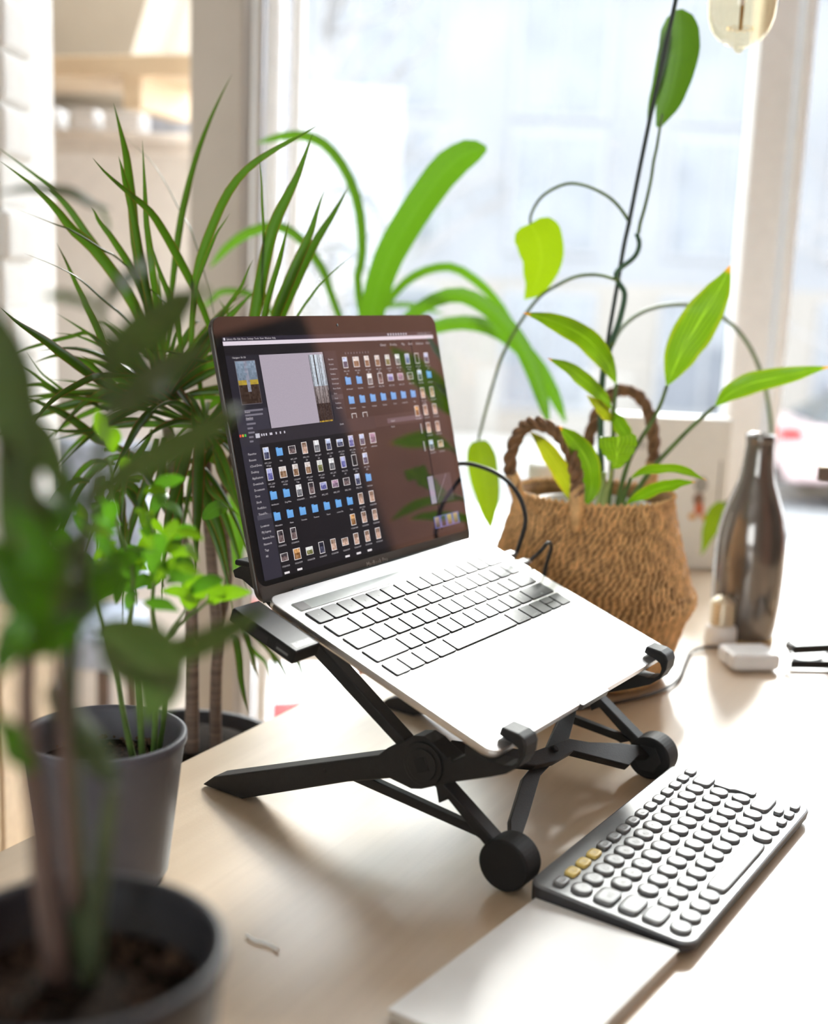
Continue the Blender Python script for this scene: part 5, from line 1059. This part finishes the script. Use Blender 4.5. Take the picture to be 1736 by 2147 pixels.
for a, b in zip(lv[:-1], lv[1:]):
    for i in range(n): bm.faces.new((b[i], b[(i + 1) % n], a[(i + 1) % n], a[i]))
kb_me = from_bm(bm, 'body'); kb_me.materials.append(m_kb); kb_me.materials.append(m_kbside)
for p in kb_me.polygons:
    if p.normal.z < .35: p.material_index = 1
link('body', kb_me, KB)
kc = {}
def oval(w, h, e, mat):
    k = (round(w, 1), round(h, 1), e, mat.name)
    if k in kc: return kc[k]
    N = 28; V = []; F = []
    sg = lambda c, p: math.copysign(abs(c) ** p, c)
    rings = ((1.0, 0.0), (1.0, .0012), (.965, .0019), (.90, .0022), (.5, .00205), (0, .0019))
    for s, zz in rings[:-1]:
        for i in range(N):
            a = 2 * math.pi * i / N; V.append((w / 2 * mm * s * sg(math.cos(a), e), h / 2 * mm * s * sg(math.sin(a), e), zz))
    V.append((0, 0, rings[-1][1])); L_ = len(rings) - 1
    for r in range(L_ - 1):
        for i in range(N): j = (i + 1) % N; F.append((r * N + i, r * N + j, (r + 1) * N + j, (r + 1) * N + i))
    for i in range(N): F.append(((L_ - 1) * N + i, (L_ - 1) * N + (i + 1) % N, len(V) - 1))
    me = mesh('key', V, F); me.materials.append(mat)
    for p in me.polygons: p.use_smooth = True
    kc[k] = me; return me
KL = []
def kkey(x, y, w=15.2, h=14.6, e=.92, mat=None, s='', lh=.0038, lab=None):
    o = link('key', oval(w, h, e, mat or m_kbkey), KB, (x * mm, y * mm, 0))
    if lab: o['label'] = lab
    if s: KL.append((s, x * mm, (y - 1.4) * mm, lh, 'CENTER', 0))
frow = ['esc', '', '', ''] + ['F%d' % i for i in range(4, 13)] + ['', '']
for i in range(15):
    kkey(14.7 + 17.13 * i, 99, 13.2, 8.8, .55, m_yellow if 1 <= i <= 3 else None, frow[i] if not 1 <= i <= 3 else str(i), .0028, 'yellow key' if 1 <= i <= 3 else None)
for i, ch in enumerate('`1234567890-='): kkey(15.4 + 17.43 * i, 83.9, s=ch)
kkey(245.5, 84, 21.5, 15.2, .5, s='<-')
kkey(18.2, 66.4, 21.5, 15.2, .5, s='tab', lh=.0028)
for i, ch in enumerate('QWERTYUIOP[]'): kkey(41.2 + 17.44 * i, 66.5, s=ch)
kkey(20.0, 48.8, 25, 15.2, .5, s='caps', lh=.0028)
for i, ch in enumerate("ASDFGHJKL;'#"): kkey(45.6 + 17.2 * i, 48.8, 14.8, s=ch)
ent = [(243.0, 74.2), (244.5, 75.2), (254.0, 75.2), (255.5, 74.0), (255.5, 43.4), (254, 42.2), (247.6, 42.2), (246.0, 43.6), (246.0, 57), (244.4, 59.5), (243.0, 61)]
prism('key', [(x * mm, y * mm) for x, y in ent[::-1]], 0, .0021, m_kbkey, KB, .0004)
kkey(18.8, 31.8, 23, 15.2, .5, s='shift', lh=.0028)
for i, ch in enumerate('\\ZXCVBNM,./'): kkey(39.2 + 17.35 * i, 31.8, 14.9, s=ch)
kkey(238.8, 31.8, 31, 15.2, .45, s='shift', lh=.0028)
for i, s in enumerate(('fn', 'ctrl', 'opt', 'cmd')): kkey(15.3 + 17.2 * i, 13.6, s=s, lh=.0026)
kkey(122.6, 13.6, 92, 14.8, .25)
for x, s in ((180.5, 'cmd'), (198.2, 'alt')): kkey(x, 13.6, s=s, lh=.0026)
for x, y in ((216, 9.8), (233.4, 17.6), (233.4, 9.3), (250.6, 9.8)): kkey(x, y, 11.8, 7.0, .6)
link('embossed_mark', text_me([('logi', .132, .1055, .0075, 'CENTER', 0)], 'embossed_mark'), KB, (0, 0, .00004), mat=m_kbkey)
link('key_legends', text_me(KL, 'key_legends'), KB, (0, 0, .00228), mat=m_legend)

# ------------------------------------------------------------------ notebook in front of the keyboard
NB = empty('white_notebook', (.0812, .5785, 0), (0, 0, .9555)); tag(NB, 'white notebook lying at the near short end of the keyboard', 'notebook')
box('back_cover', 0, .1655, 0, .1035, .0004, .0017, m_pages, NB, .0003); box('pages', .001, .1648, .001, .1028, .0017, .0066, m_pages, NB)
box('front_cover', 0, .1655, 0, .1035, .0066, .0079, m_paper, NB, .0004)
th = empty('white_thread', (-.085, .715, .0006)); tag(th, 'short white thread lying on the desk left of the notebook', 'thread')
tube('fibre', smooth_path([(-.010, .008, 0), (-.004, .002, .0003), (.004, -.001, .0002), (.012, -.008, 0)], 14), .0010, m_thread, th, 6)

# ------------------------------------------------------------------ basket
BX, BY = .190, 1.300
BK = empty('seagrass_basket', (BX, BY, 0)); tag(BK, 'woven seagrass belly basket with two braided handles behind the laptop', 'basket')
def basket_r(z):
    pr = [(0.0, .078), (.012, .090), (.04, .0975), (.066, .1045), (.076, .1095), (.086, .1145), (.094, .1140), (.101, .1085), (.12, .1030), (.15, .094), (.18, .0855), (.196, .0830)]
    for (z0, r0), (z1, r1) in zip(pr[:-1], pr[1:]):
        if z0 <= z <= z1: return r0 + (r1 - r0) * (z - z0) / (z1 - z0)
    return pr[-1][1]
prof = [(0, .001), (.075, .001)] + [(basket_r(z / 1000) - .0016, max(.001, z / 1000)) for z in range(2, 197, 6)] + [(.0815, .196), (.0785, .190)] + [(basket_r(z / 1000) - .006, z / 1000) for z in range(184, 60, -12)] + [(0, .06)]
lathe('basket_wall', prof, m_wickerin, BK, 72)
V = []; F = []
rw = random.Random(4)
nrow = 44
for r in range(nrow):
    z = .003 + r * (.193 / nrow); R_ = basket_r(z); dR = (basket_r(min(.196, z + .004)) - basket_r(max(0, z - .004))) / .008
    cnt = 90; off = rw.random()
    for k in range(cnt):
        a = 2 * math.pi * (k + off + rw.uniform(-.2, .2)) / cnt
        er = Vector((math.cos(a), math.sin(a), 0)); et = Vector((-math.sin(a), math.cos(a), 0)); ez = (Vector((0, 0, 1)) + er * dR).normalized(); eo = (er - Vector((0, 0, 1)) * dR).normalized()
        sl = rw.uniform(.55, 1.25); d1 = (et * math.cos(sl) + ez * math.sin(sl)); d2 = eo.cross(d1)
        ln_ = .0044; wd = .0023; hh = rw.uniform(.0015, .0026)
        c0 = er * (R_ - .0006) + Vector((0, 0, z)); b = len(V)
        V += [c0 - d1 * ln_, c0 + d2 * wd, c0 + d1 * ln_, c0 - d2 * wd, c0 - d1 * ln_ * .45 + eo * hh, c0 + d1 * ln_ * .45 + eo * hh]
        F += [(b, b + 3, b + 4), (b, b + 4, b + 1), (b + 1, b + 4, b + 5), (b + 1, b + 5, b + 2), (b + 2, b + 5, b + 3), (b + 3, b + 5, b + 4)]
tag(link('weave_strands', mesh('weave_strands', V, F), BK, mat=m_wicker), kind='stuff')
V = []; F = []
for k in range(70):
    a0 = 2 * math.pi * k / 70; a1 = a0 + 2 * math.pi / 70 * 1.3
    tube_vf([Vector((.0822 * math.cos(a0), .0822 * math.sin(a0), .1935)), Vector((.0835 * math.cos((a0 + a1) / 2), .0835 * math.sin((a0 + a1) / 2), .1985)), Vector((.0818 * math.cos(a1), .0818 * math.sin(a1), .1945))], [.0014, .0025, .0014], 5, V, F)
tag(link('rim_binding', mesh('rim_binding', V, F), BK, mat=m_wicker), kind='stuff')
def handle(pts):
    path = smooth_path([Vector(p) - Vector((BX, BY, 0)) for p in pts], 60)
    fr = frames(path); L_ = len(path)
    hd = tube('handle', [path[i] for i in range(L_)], .0035, m_braid, BK, 8)
    for s in range(3):
        q = []
        for i, p in enumerate(path):
            a = i / L_ * 2 * math.pi * 5.2 + s * 2.094; q.append(p + (fr[i][1] * math.cos(a) + fr[i][2] * math.sin(a)) * .0043)
        tube('strand', q, [.0033 + .0006 * math.sin(i * .9 + s) for i in range(L_)], m_braid, hd, 8)
    for e, up in ((path[0], path[3]), (path[-1], path[-4])):
        dd = (up - e).normalized(); e0 = Vector((e.x, e.y, e.z))
        tube('handle_wrap', [e0 - dd * .030, e0 - dd * .012, e0 + dd * .004, e0 + dd * .018], [.005, .0068, .0078, .0072], m_wicker, hd, 10)
handle([(.1045, 1.268, .202), (.096, 1.262, .232), (.103, 1.254, .262), (.117, 1.243, .274), (.137, 1.232, .269), (.152, 1.224, .249), (.160, 1.220, .225), (.1615, 1.219, .200)])
handle([(.200, 1.383, .204), (.192, 1.388, .235), (.203, 1.392, .275), (.221, 1.393, .297), (.243, 1.389, .294), (.259, 1.381, .270), (.263, 1.373, .240), (.261, 1.364, .204)])
# inner pot
IP = empty('nursery_pot', (BX, BY, .062)); tag(IP, 'pale plastic nursery pot standing inside the seagrass basket', 'pot')
lathe('pot_wall', [(0, 0), (.052, 0), (.064, .112), (.067, .114), (.067, .122), (.062, .122), (.06, .09), (0, .09)], m_ceramic, IP, 40)
tag(lathe('soil', [(0, .0935), (.03, .0945), (.0595, .0915), (.0595, .09)], m_soil, IP, 24), kind='stuff')

# ------------------------------------------------------------------ leaves
leaf_kinds = {
 'blade':  [(0, .55), (.12, .68), (.32, 1), (.5, .93), (.68, .68), (.84, .34), (.94, .14), (1, .01)],
 'strap':  [(0, .55), (.2, .75), (.5, .97), (.8, 1), (.93, .75), (1, .15)],
 'lance':  [(0, .04), (.08, .36), (.22, .78), (.42, 1), (.62, .9), (.8, .6), (.92, .25), (1, .01)],
 'heart':  [(0, .45), (.06, .78), (.2, 1), (.42, .95), (.65, .68), (.85, .32), (1, .02)],
 'spoon':  [(0, .12), (.15, .5), (.4, .85), (.68, 1), (.85, .9), (.95, .6), (1, .15)],
 'oval':   [(0, .05), (.15, .6), (.4, 1), (.65, .92), (.85, .52), (1, .02)],
 'shield': [(0, .02), (.25, .42), (.5, .74), (.8, 1), (.95, .92), (1, .75)]}
def lerp_p(pr, t):
    for (a, x), (b, y) in zip(pr[:-1], pr[1:]):
        if a <= t <= b: return x + (y - x) * (t - a) / (b - a)
    return pr[-1][1]
def leaf(name, flat, wid, tw, mat, parent, kind, fold=.25, wave=0, rr=random.Random(1)):
    pts = [Vector(flat[i:i + 3]) / 1000 for i in range(0, len(flat), 3)]
    pts = smooth_path(pts, max(12, len(pts) * 2)); n = len(pts); V = []; F = []; UV = []
    org = parent.location
    view = (CAMPOS - pts[n // 2]).normalized(); prev = None; ph = rr.uniform(0, 6)
    for i, p in enumerate(pts):
        t = i / (n - 1); T = (pts[min(i + 1, n - 1)] - pts[max(i - 1, 0)]).normalized()
        sv = T.cross(view)
        if sv.length < .15: sv = prev if prev else T.cross(Vector((1, 0, 0)))
        sv = (sv - T * sv.dot(T)).normalized()
        if prev and sv.dot(prev) < 0: sv = -sv
        prev = sv.copy()
        sv = Matrix.Rotation(tw, 3, T) @ sv; nv = T.cross(sv)
        h = wid / 2000 * lerp_p(leaf_kinds[kind], t)
        wv = wave * h * math.sin(t * 17 + ph)
        for k, (o, f_) in enumerate(((-1, 1), (-.52, .36), (0, 0), (.52, .36), (1, 1))):
            V.append(p - org + sv * (o * h) + nv * (f_ * fold * h + (wv if abs(o) == 1 else 0) * o)); UV.append((k / 4, t))
    for i in range(n - 1):
        for k in range(4): F.append((i * 5 + k, i * 5 + k + 1, (i + 1) * 5 + k + 1, (i + 1) * 5 + k))
    return link(name, mesh(name, V, F, UV), parent, mat=mat, smooth=True)
def stem(name, flat, r0, r1, mat, parent, sides=8, res=None):
    pts = smooth_path([Vector(flat[i:i + 3]) / 1000 - parent.location for i in range(0, len(flat), 3)], res or 30)
    n = len(pts); return tube(name, pts, [(r0 + (r1 - r0) * i / (n - 1)) / 1000 for i in range(n)], mat, parent, sides)
LM_ = {
 0: leaf_mat('dragon_leaf', (.018, .042, .005), (.048, .090, .010), (.07, .20, .003), .32, .30, (.17, .03, .015), .12, spec=.5),
 1: leaf_mat('strap_leaf', (.034, .10, .006), (.065, .16, .012), (.12, .30, .006), .42, .35, None, .15),
 2: leaf_mat('peace_lily_leaf', (.055, .15, .006), (.10, .22, .012), (2.5, 2.1, .5), .46, .33, (.12, .20, .012), .30, 6, tip=(.40, .18, .03), tmix=1),
 10: leaf_mat('peace_lily_new_leaf', (.060, .15, .010), (.10, .21, .016), (2.4, 2.0, .6), .46, .33, None, .30, 6, tmix=1),
 3: leaf_mat('yellowing_leaf', (.12, .19, .010), (.34, .32, .02), (.42, .48, .01), .46, .35, (.45, .24, .02), .2, 5, tip=(.45, .22, .04)),
 4: leaf_mat('vine_leaf', (.028, .078, .007), (.055, .12, .012), (.11, .26, .005), .32, .35, None, .2),
 5: leaf_mat('bright_vine_leaf', (.13, .24, .004), (.20, .30, .008), (.24, .36, .002), .50, .38, None, .12),
 6: leaf_mat('broad_dark_leaf', (.034, .052, .018), (.062, .086, .034), (.10, .19, .03), .32, .28, None, .2, spec=.6),
 7: leaf_mat('broad_green_leaf', (.024, .075, .004), (.045, .12, .008), (.09, .30, .006), .40, .32, None, .2),
 8: leaf_mat('young_leaf', (.08, .20, .004), (.13, .28, .010), (.24, .50, .006), .52, .35, None, .2),
 9: leaf_mat('small_green_leaf', (.035, .11, .008), (.06, .16, .014), (.13, .40, .010), .42, .30, None, .2)}
lr = random.Random(9)
# dragon tree
dt = empty('dragon_tree', (-.235, 1.215, FZ)); tag(dt, 'dragon tree with narrow red-edged blades in a black pot beyond the desk edge', 'plant')
lathe('pot', [(0, .38), (.075, .38), (.108, .655), (.112, .66), (.112, .668), (.104, .668), (.10, .63), (0, .63)], m_blackpot, dt, 40)
tag(lathe('soil', [(0, .676), (.05, .674), (.1005, .655), (.1, .63)], m_soil, dt, 24), kind='stuff')
for i, (fl, a, b) in enumerate(DRAC_TRUNK): stem('trunk', fl, a * 1.0, b, m_bark, dt, 10)
for fl, w, tw, c in DRAC:
    leaf('blade', fl, w, tw + lr.uniform(-.25, .25), LM_[c], dt, 'blade', lr.uniform(.2, .5))
ps = empty('plant_stool', (-.235, 1.215, FZ)); tag(ps, 'round wooden stool under the black pot of the dragon tree', 'stool')
lathe('stool_top', [(0, .352), (.12, .352), (.125, .357), (.125, .374), (.12, .379), (0, .379)], m_wood_pale, ps, 32)
for k in range(3):
    a = k * 2.094 + .4; tube('leg', [(.09 * math.cos(a), .09 * math.sin(a), .355), (.12 * math.cos(a), .12 * math.sin(a), 0)], [.011, .008], m_wood_pale, ps)
# strap-leaved plant by the window
sp = empty('strap_leaved_plant', (-.015, 1.62, FZ)); tag(sp, 'plant with long arching strap leaves in a terracotta pot near the window', 'plant')
lathe('pot', [(0, .60), (.050, .60), (.070, .725), (.076, .725), (.076, .755), (.069, .755), (.065, .73), (0, .73)], m_terra, sp, 36)
tag(lathe('soil', [(0, .738), (.066, .732), (.063, .725)], m_soil, sp, 24), kind='stuff')
for fl, w, tw, c in STRAP:
    leaf('strap_leaf', fl, w, tw, LM_[c], sp, 'strap', .22)
box('leaf_base', -.014, .014, -.012, .012, .745, .93, m_stempale, sp, .008, 4)
pd = empty('plant_stand', (-.015, 1.62, FZ)); tag(pd, 'white round plant stand under the terracotta pot by the window', 'plant stand')
lathe('stand_top', [(0, .575), (.06, .575), (.06, .598), (0, .598)], m_whiteplastic, pd, 32); tube('stand_column', [(0, 0, .02), (0, 0, .58)], .018, m_whiteplastic, pd, 12)
lathe('stand_base', [(0, 0), (.10, 0), (.10, .012), (.02, .022), (0, .022)], m_whiteplastic, pd, 32)
# peace lily in the basket
pl_ = empty('peace_lily', (BX, BY, .155)); tag(pl_, 'peace lily with broad pointed leaves growing in the seagrass basket', 'plant')
for i, (fl, w, tw, c) in enumerate(LILY): leaf('leaf', fl, w, tw, LM_[10 if i == 4 else c], pl_, 'shield' if i == 4 else 'lance', .16, .10)
for i, (fl, a, b) in enumerate(LILY_STEM): stem('leaf_stalk', fl, a, b, m_stempale if i in (4, 8) else m_stem, pl_)
# climbing vine and its stake
cv = empty('climbing_vine', (BX, BY + .02, .155)); tag(cv, 'climbing vine with heart-shaped leaves winding up the thin dark stake', 'plant')
for i, (fl, w, tw, c) in enumerate(PHIL): leaf('leaf', fl, w, tw, LM_[c], cv, 'spoon' if i == 0 else 'heart', .12)
for i, (fl, a, b) in enumerate(PHIL_STEM): stem('vine_stem' if i == 0 else 'leaf_stalk', fl, a, b, m_stemdark if i == 0 else m_stem, cv, 8, 44)
sk = empty('plant_stake', (BX, BY + .03, .155)); tag(sk, 'thin dark stake rising from the basket past the top of the window view', 'stake')
for fl, a, b in STAKE: stem('rod', fl, a, b, m_stake, sk)
# foreground plant in the charcoal pot
P0 = Vector((-.1185, .4163, 0))
fp = empty('broad_leaved_plant', P0); tag(fp, 'tall dark-leaved plant in a charcoal pot at the near left desk corner', 'plant')
lathe('pot', [(0, .001), (.041, .001), (.044, .004), (.0545, .162), (.0562, .164), (.0562, .1695), (.0532, .1705), (.0515, .166), (.049, .145), (0, .144)], m_blackpot, fp, 56)
tag(lathe('soil', [(0, .150), (.015, .151), (.03, .148), (.0495, .147), (.0485, .145)], m_soil, fp, 40), kind='stuff')
for fl, w, tw, c in FORE: leaf('leaf', fl, w, tw, LM_[c], fp, 'lance', .18)
for i, (fl, a, b) in enumerate(FORE_STEM): stem('stem' if i < 4 else 'leaf_stalk', fl, a, b, (m_stempink, m_stemolive, m_stemolive, m_stempink, m_stemolive, m_stemolive, m_stemolive)[i], fp, 10)
# bright small-leaved plant in the grey pot
P1 = Vector((-.204, .800, 0))
gp = empty('small_leaved_plant', P1); tag(gp, 'bushy plant with small bright leaves in a blue-grey pot behind the charcoal pot', 'plant')
lathe('pot', [(0, .001), (.041, .001), (.043, .003), (.0535, .094), (.0555, .097), (.0555, .102), (.052, .103), (.050, .098), (.0485, .076), (0, .075)], m_pot, gp, 56)
tag(lathe('soil', [(0, .083), (.02, .084), (.049, .078), (.048, .075)], m_soil, gp, 40), kind='stuff')
for fl, w, tw, c in SMALL: leaf('leaf', fl, w, tw, LM_[c], gp, 'oval', .15)
for fl, a, b in SMALL_STEM: stem('stem', fl, a, b, m_stem, gp)
# soil crumbs in the two near pots
for P_, R_, z_, n_, par in ((P0, .046, .148, 320, fp), (P1, .045, .081, 260, gp)):
    V = []; F = []; q = random.Random(int(R_ * 1e4))
    for k in range(n_):
        a = q.uniform(0, 6.28); r = R_ * math.sqrt(q.random()); s = q.uniform(.0012, .0036); b = len(V)
        c0 = Vector((r * math.cos(a), r * math.sin(a), z_ + s * .4))
        V += [c0 + Vector((q.uniform(.6, 1) * s * dx, q.uniform(.6, 1) * s * dy, q.uniform(.5, 1) * s * dz)) for dx, dy, dz in ((1, 0, 0), (-1, 0, 0), (0, 1, 0), (0, -1, 0), (0, 0, 1), (0, 0, -1))]
        F += [(b + i, b + j, b + 4) for i, j in ((0, 2), (2, 1), (1, 3), (3, 0))] + [(b + j, b + i, b + 5) for i, j in ((0, 2), (2, 1), (1, 3), (3, 0))]
    tag(link('soil_crumbs', mesh('soil_crumbs', V, F), par, mat=m_crumb), kind='stuff')

# ------------------------------------------------------------------ things beyond the laptop
bt = empty('dark_bottle', (.4045, 1.458, 0)); tag(bt, 'smoky grey glass bottle standing behind the white adapter', 'bottle')
lathe('bottle_body', [(0, .001), (.033, .001), (.0365, .004), (.0385, .02), (.0412, .05), (.0422, .08), (.0422, .11), (.0405, .13), (.036, .152), (.028, .175), (.0215, .192), (.0185, .21), (.0165, .232), (.0165, .2375)], m_smoke, bt, 56)
lathe('bottle_lip', [(.0165, .2375), (.0172, .239), (.0172, .2465), (.0155, .248), (.0132, .2465), (.0130, .236)], m_smoke, bt, 40)
lathe('base_ring', [(.033, .0005), (.0372, .0005), (.0374, .0035), (.0355, .0035)], m_tan, bt, 40)
lb = empty('light_bulb', (.368, 1.420, 0)); tag(lb, 'small white light bulb standing cap up beside the dark bottle', 'light bulb')
lathe('bulb_body', [(0, .0005), (.017, .0005), (.0188, .003), (.0188, .018), (.0172, .023), (.014, .025), (0, .025)], m_whiteplastic, lb, 36)
tp = [(.0135, .025)]
for k in range(6): tp += [(.0135, .027 + k * .0046), (.0150, .0285 + k * .0046), (.0135, .0306 + k * .0046)]
lathe('screw_cap', tp + [(.0125, .0545), (.008, .0585), (.004, .060), (0, .0602)], M('cap_metal', (.68, .60, .46), .35, .8, var=.1), lb, 36)
wb_ = empty('white_box', (.3725, 1.815, 0), (0, 0, -.03)); tag(wb_, 'tall white cardboard box with small dark print behind the basket', 'box')
box('box_body', -.0875, .0875, 0, .052, .0004, .214, m_paper, wb_, .002); box('lid', -.0882, .0882, -.0007, .0527, .208, .226, m_paper, wb_, .002)
link('print', text_me([('hello', -.045, .178, .018, 'CENTER', 0)], 'print'), wb_, (0, -.0002, 0), (math.pi / 2, 0, 0), mat=m_grey)
for k, (px_, pz_, rx_, rz_, cc_) in enumerate(((.049, .128, .010, .012, (.36, .35, .34)), (.047, .106, .008, .010, (.26, .15, .10)), (.049, .092, .007, .010, (.62, .17, .08)), (.040, .080, .006, .005, (.72, .40, .14)), (.058, .080, .006, .005, (.72, .40, .14)))):
    prism('print_patch', [(px_ + rx_ * math.cos(a), pz_ + rz_ * math.sin(a)) for a in [2 * math.pi * i / 14 for i in range(14)]], -.0010 - .00005 * k, -.0007, M('print_ink', cc_, .6), wb_, 0, SIDE)
box('slot_line', .0745, .0765, -.0004, 0, .075, .165, m_grey, wb_)
cn = empty('white_canister', (.168, 1.50, 0)); tag(cn, 'round white canister on the desk behind the basket rim', 'canister')
lathe('canister_body', [(0, .0005), (.028, .0005), (.030, .003), (.030, .178), (0, .178)], m_ceramic, cn, 40); lathe('lid', [(.0305, .178), (.0312, .180), (.0312, .194), (.028, .197), (0, .198)], m_ceramic, cn, 40)
ts = empty('wooden_stand', (.560, 1.412, 0)); tag(ts, 'small wooden T-shaped stand, its bar end just reaching in at the right', 'stand')
box('stand_base', -.035, .035, -.03, .03, .0005, .012, m_wood_pale, ts, .002); tube('post', [(0, 0, .011), (0, 0, .205)], .006, m_dark_wood, ts, 12)
box('bar', -.099, .06, -.006, .006, .203, .218, m_bark, ts, .002); box('bar_top', -.0985, .0595, -.0055, .0055, .218, .2195, m_wood_pale, ts)
# spectacles
gl = empty('eyeglasses', (.492, 1.345, 0), (0, 0, .18)); tag(gl, 'black-framed eyeglasses lying folded at the right edge of the desk', 'eyeglasses')
for sx in (-.034, .034):
    V, F = tube_vf([Vector((sx + .026 * math.copysign(abs(math.cos(a)) ** .8, math.cos(a)), .022, .021 + .0185 * math.copysign(abs(math.sin(a)) ** .8, math.sin(a)))) for a in [2 * math.pi * i / 28 for i in range(29)]], .0018, 8)
    rm = link('rim', mesh('rim', V, F), gl, mat=m_black, smooth=True)
    prism('lens', [(sx + .0248 * math.copysign(abs(math.cos(a)) ** .8, math.cos(a)), .021 + .0173 * math.copysign(abs(math.sin(a)) ** .8, math.sin(a))) for a in [2 * math.pi * i / 28 for i in range(28)]], .0212, .0228, m_lens, gl, 0, SIDE)
tube('bridge', [(-.009, .022, .026), (0, .021, .029), (.009, .022, .026)], .0018, m_black, gl)
for sx, y in ((-1, .006), (1, -.004)):
    bm = bmesh.new(); bm_box(bm, -.066, .066, y - .0016, y + .0016, .010 if sx > 0 else .018, .020 if sx > 0 else .028); bmesh.ops.recalc_face_normals(bm, faces=bm.faces); bevel(bm, .001)
    link('temple', from_bm(bm, 'temple'), gl, (0, 0, 0 if sx < 0 else -.0095), (0, 0, -.10 * sx), m_black)
    box('hinge', sx * .062 - .003, sx * .062 + .003, y, .022, .018, .027, m_grey, gl, .001)
# hanging filament bulbs
def pendant(x, y, zb, label):
    root = empty('pendant_bulb', (x, y, zb)); tag(root, label, 'light bulb', 'hanging filament bulbs')
    lathe('glass_bulb', [(0, .0), (.003, .0008), (.0048, .0032), (.0062, .0060), (.0130, .0080), (.0215, .0130), (.0285, .0215), (.0325, .033), (.0342, .047), (.0338, .062), (.031, .085), (.024, .110), (.0165, .130), (.0135, .140)], m_bulb, root, 48)
    lathe('screw_cap', [(.0135, .138), (.0145, .141), (.0135, .146), (.0145, .150), (.0135, .155), (.0135, .165), (0, .166)], m_brass, root, 24)
    lathe('lamp_holder', [(0, .160), (.018, .160), (.019, .165), (.019, .200), (.012, .212), (0, .213)], m_black, root, 28)
    tube('glass_stem', [(0, 0, .138), (0, 0, .09), (0, 0, .022)], [.0045, .0026, .0018], m_tan, root, 10)
    q = []
    for k in range(25):
        a = k / 24 * 2 * math.pi; q.append((.013 * math.cos(a), .013 * math.sin(a), .0225 + .0022 * (k % 2)))
    tube('filament', q, .0003, m_brass, root, 5)
    for k in range(4):
        a = k * 1.571; tube('filament_support', [(0, 0, .0225), (.013 * math.cos(a), .013 * math.sin(a), .0235)], .0003, m_brass, root, 4)
    tube('cord', [(0, 0, .21), (0, 0, 1.95 - zb)], .003, m_cable, root, 8)
pendant(.303, 1.30, .6435, 'amber glass filament bulb hanging at the top of the window view')
pendant(.458, 1.36, .602, 'second filament bulb, only its rim showing at the right picture edge')
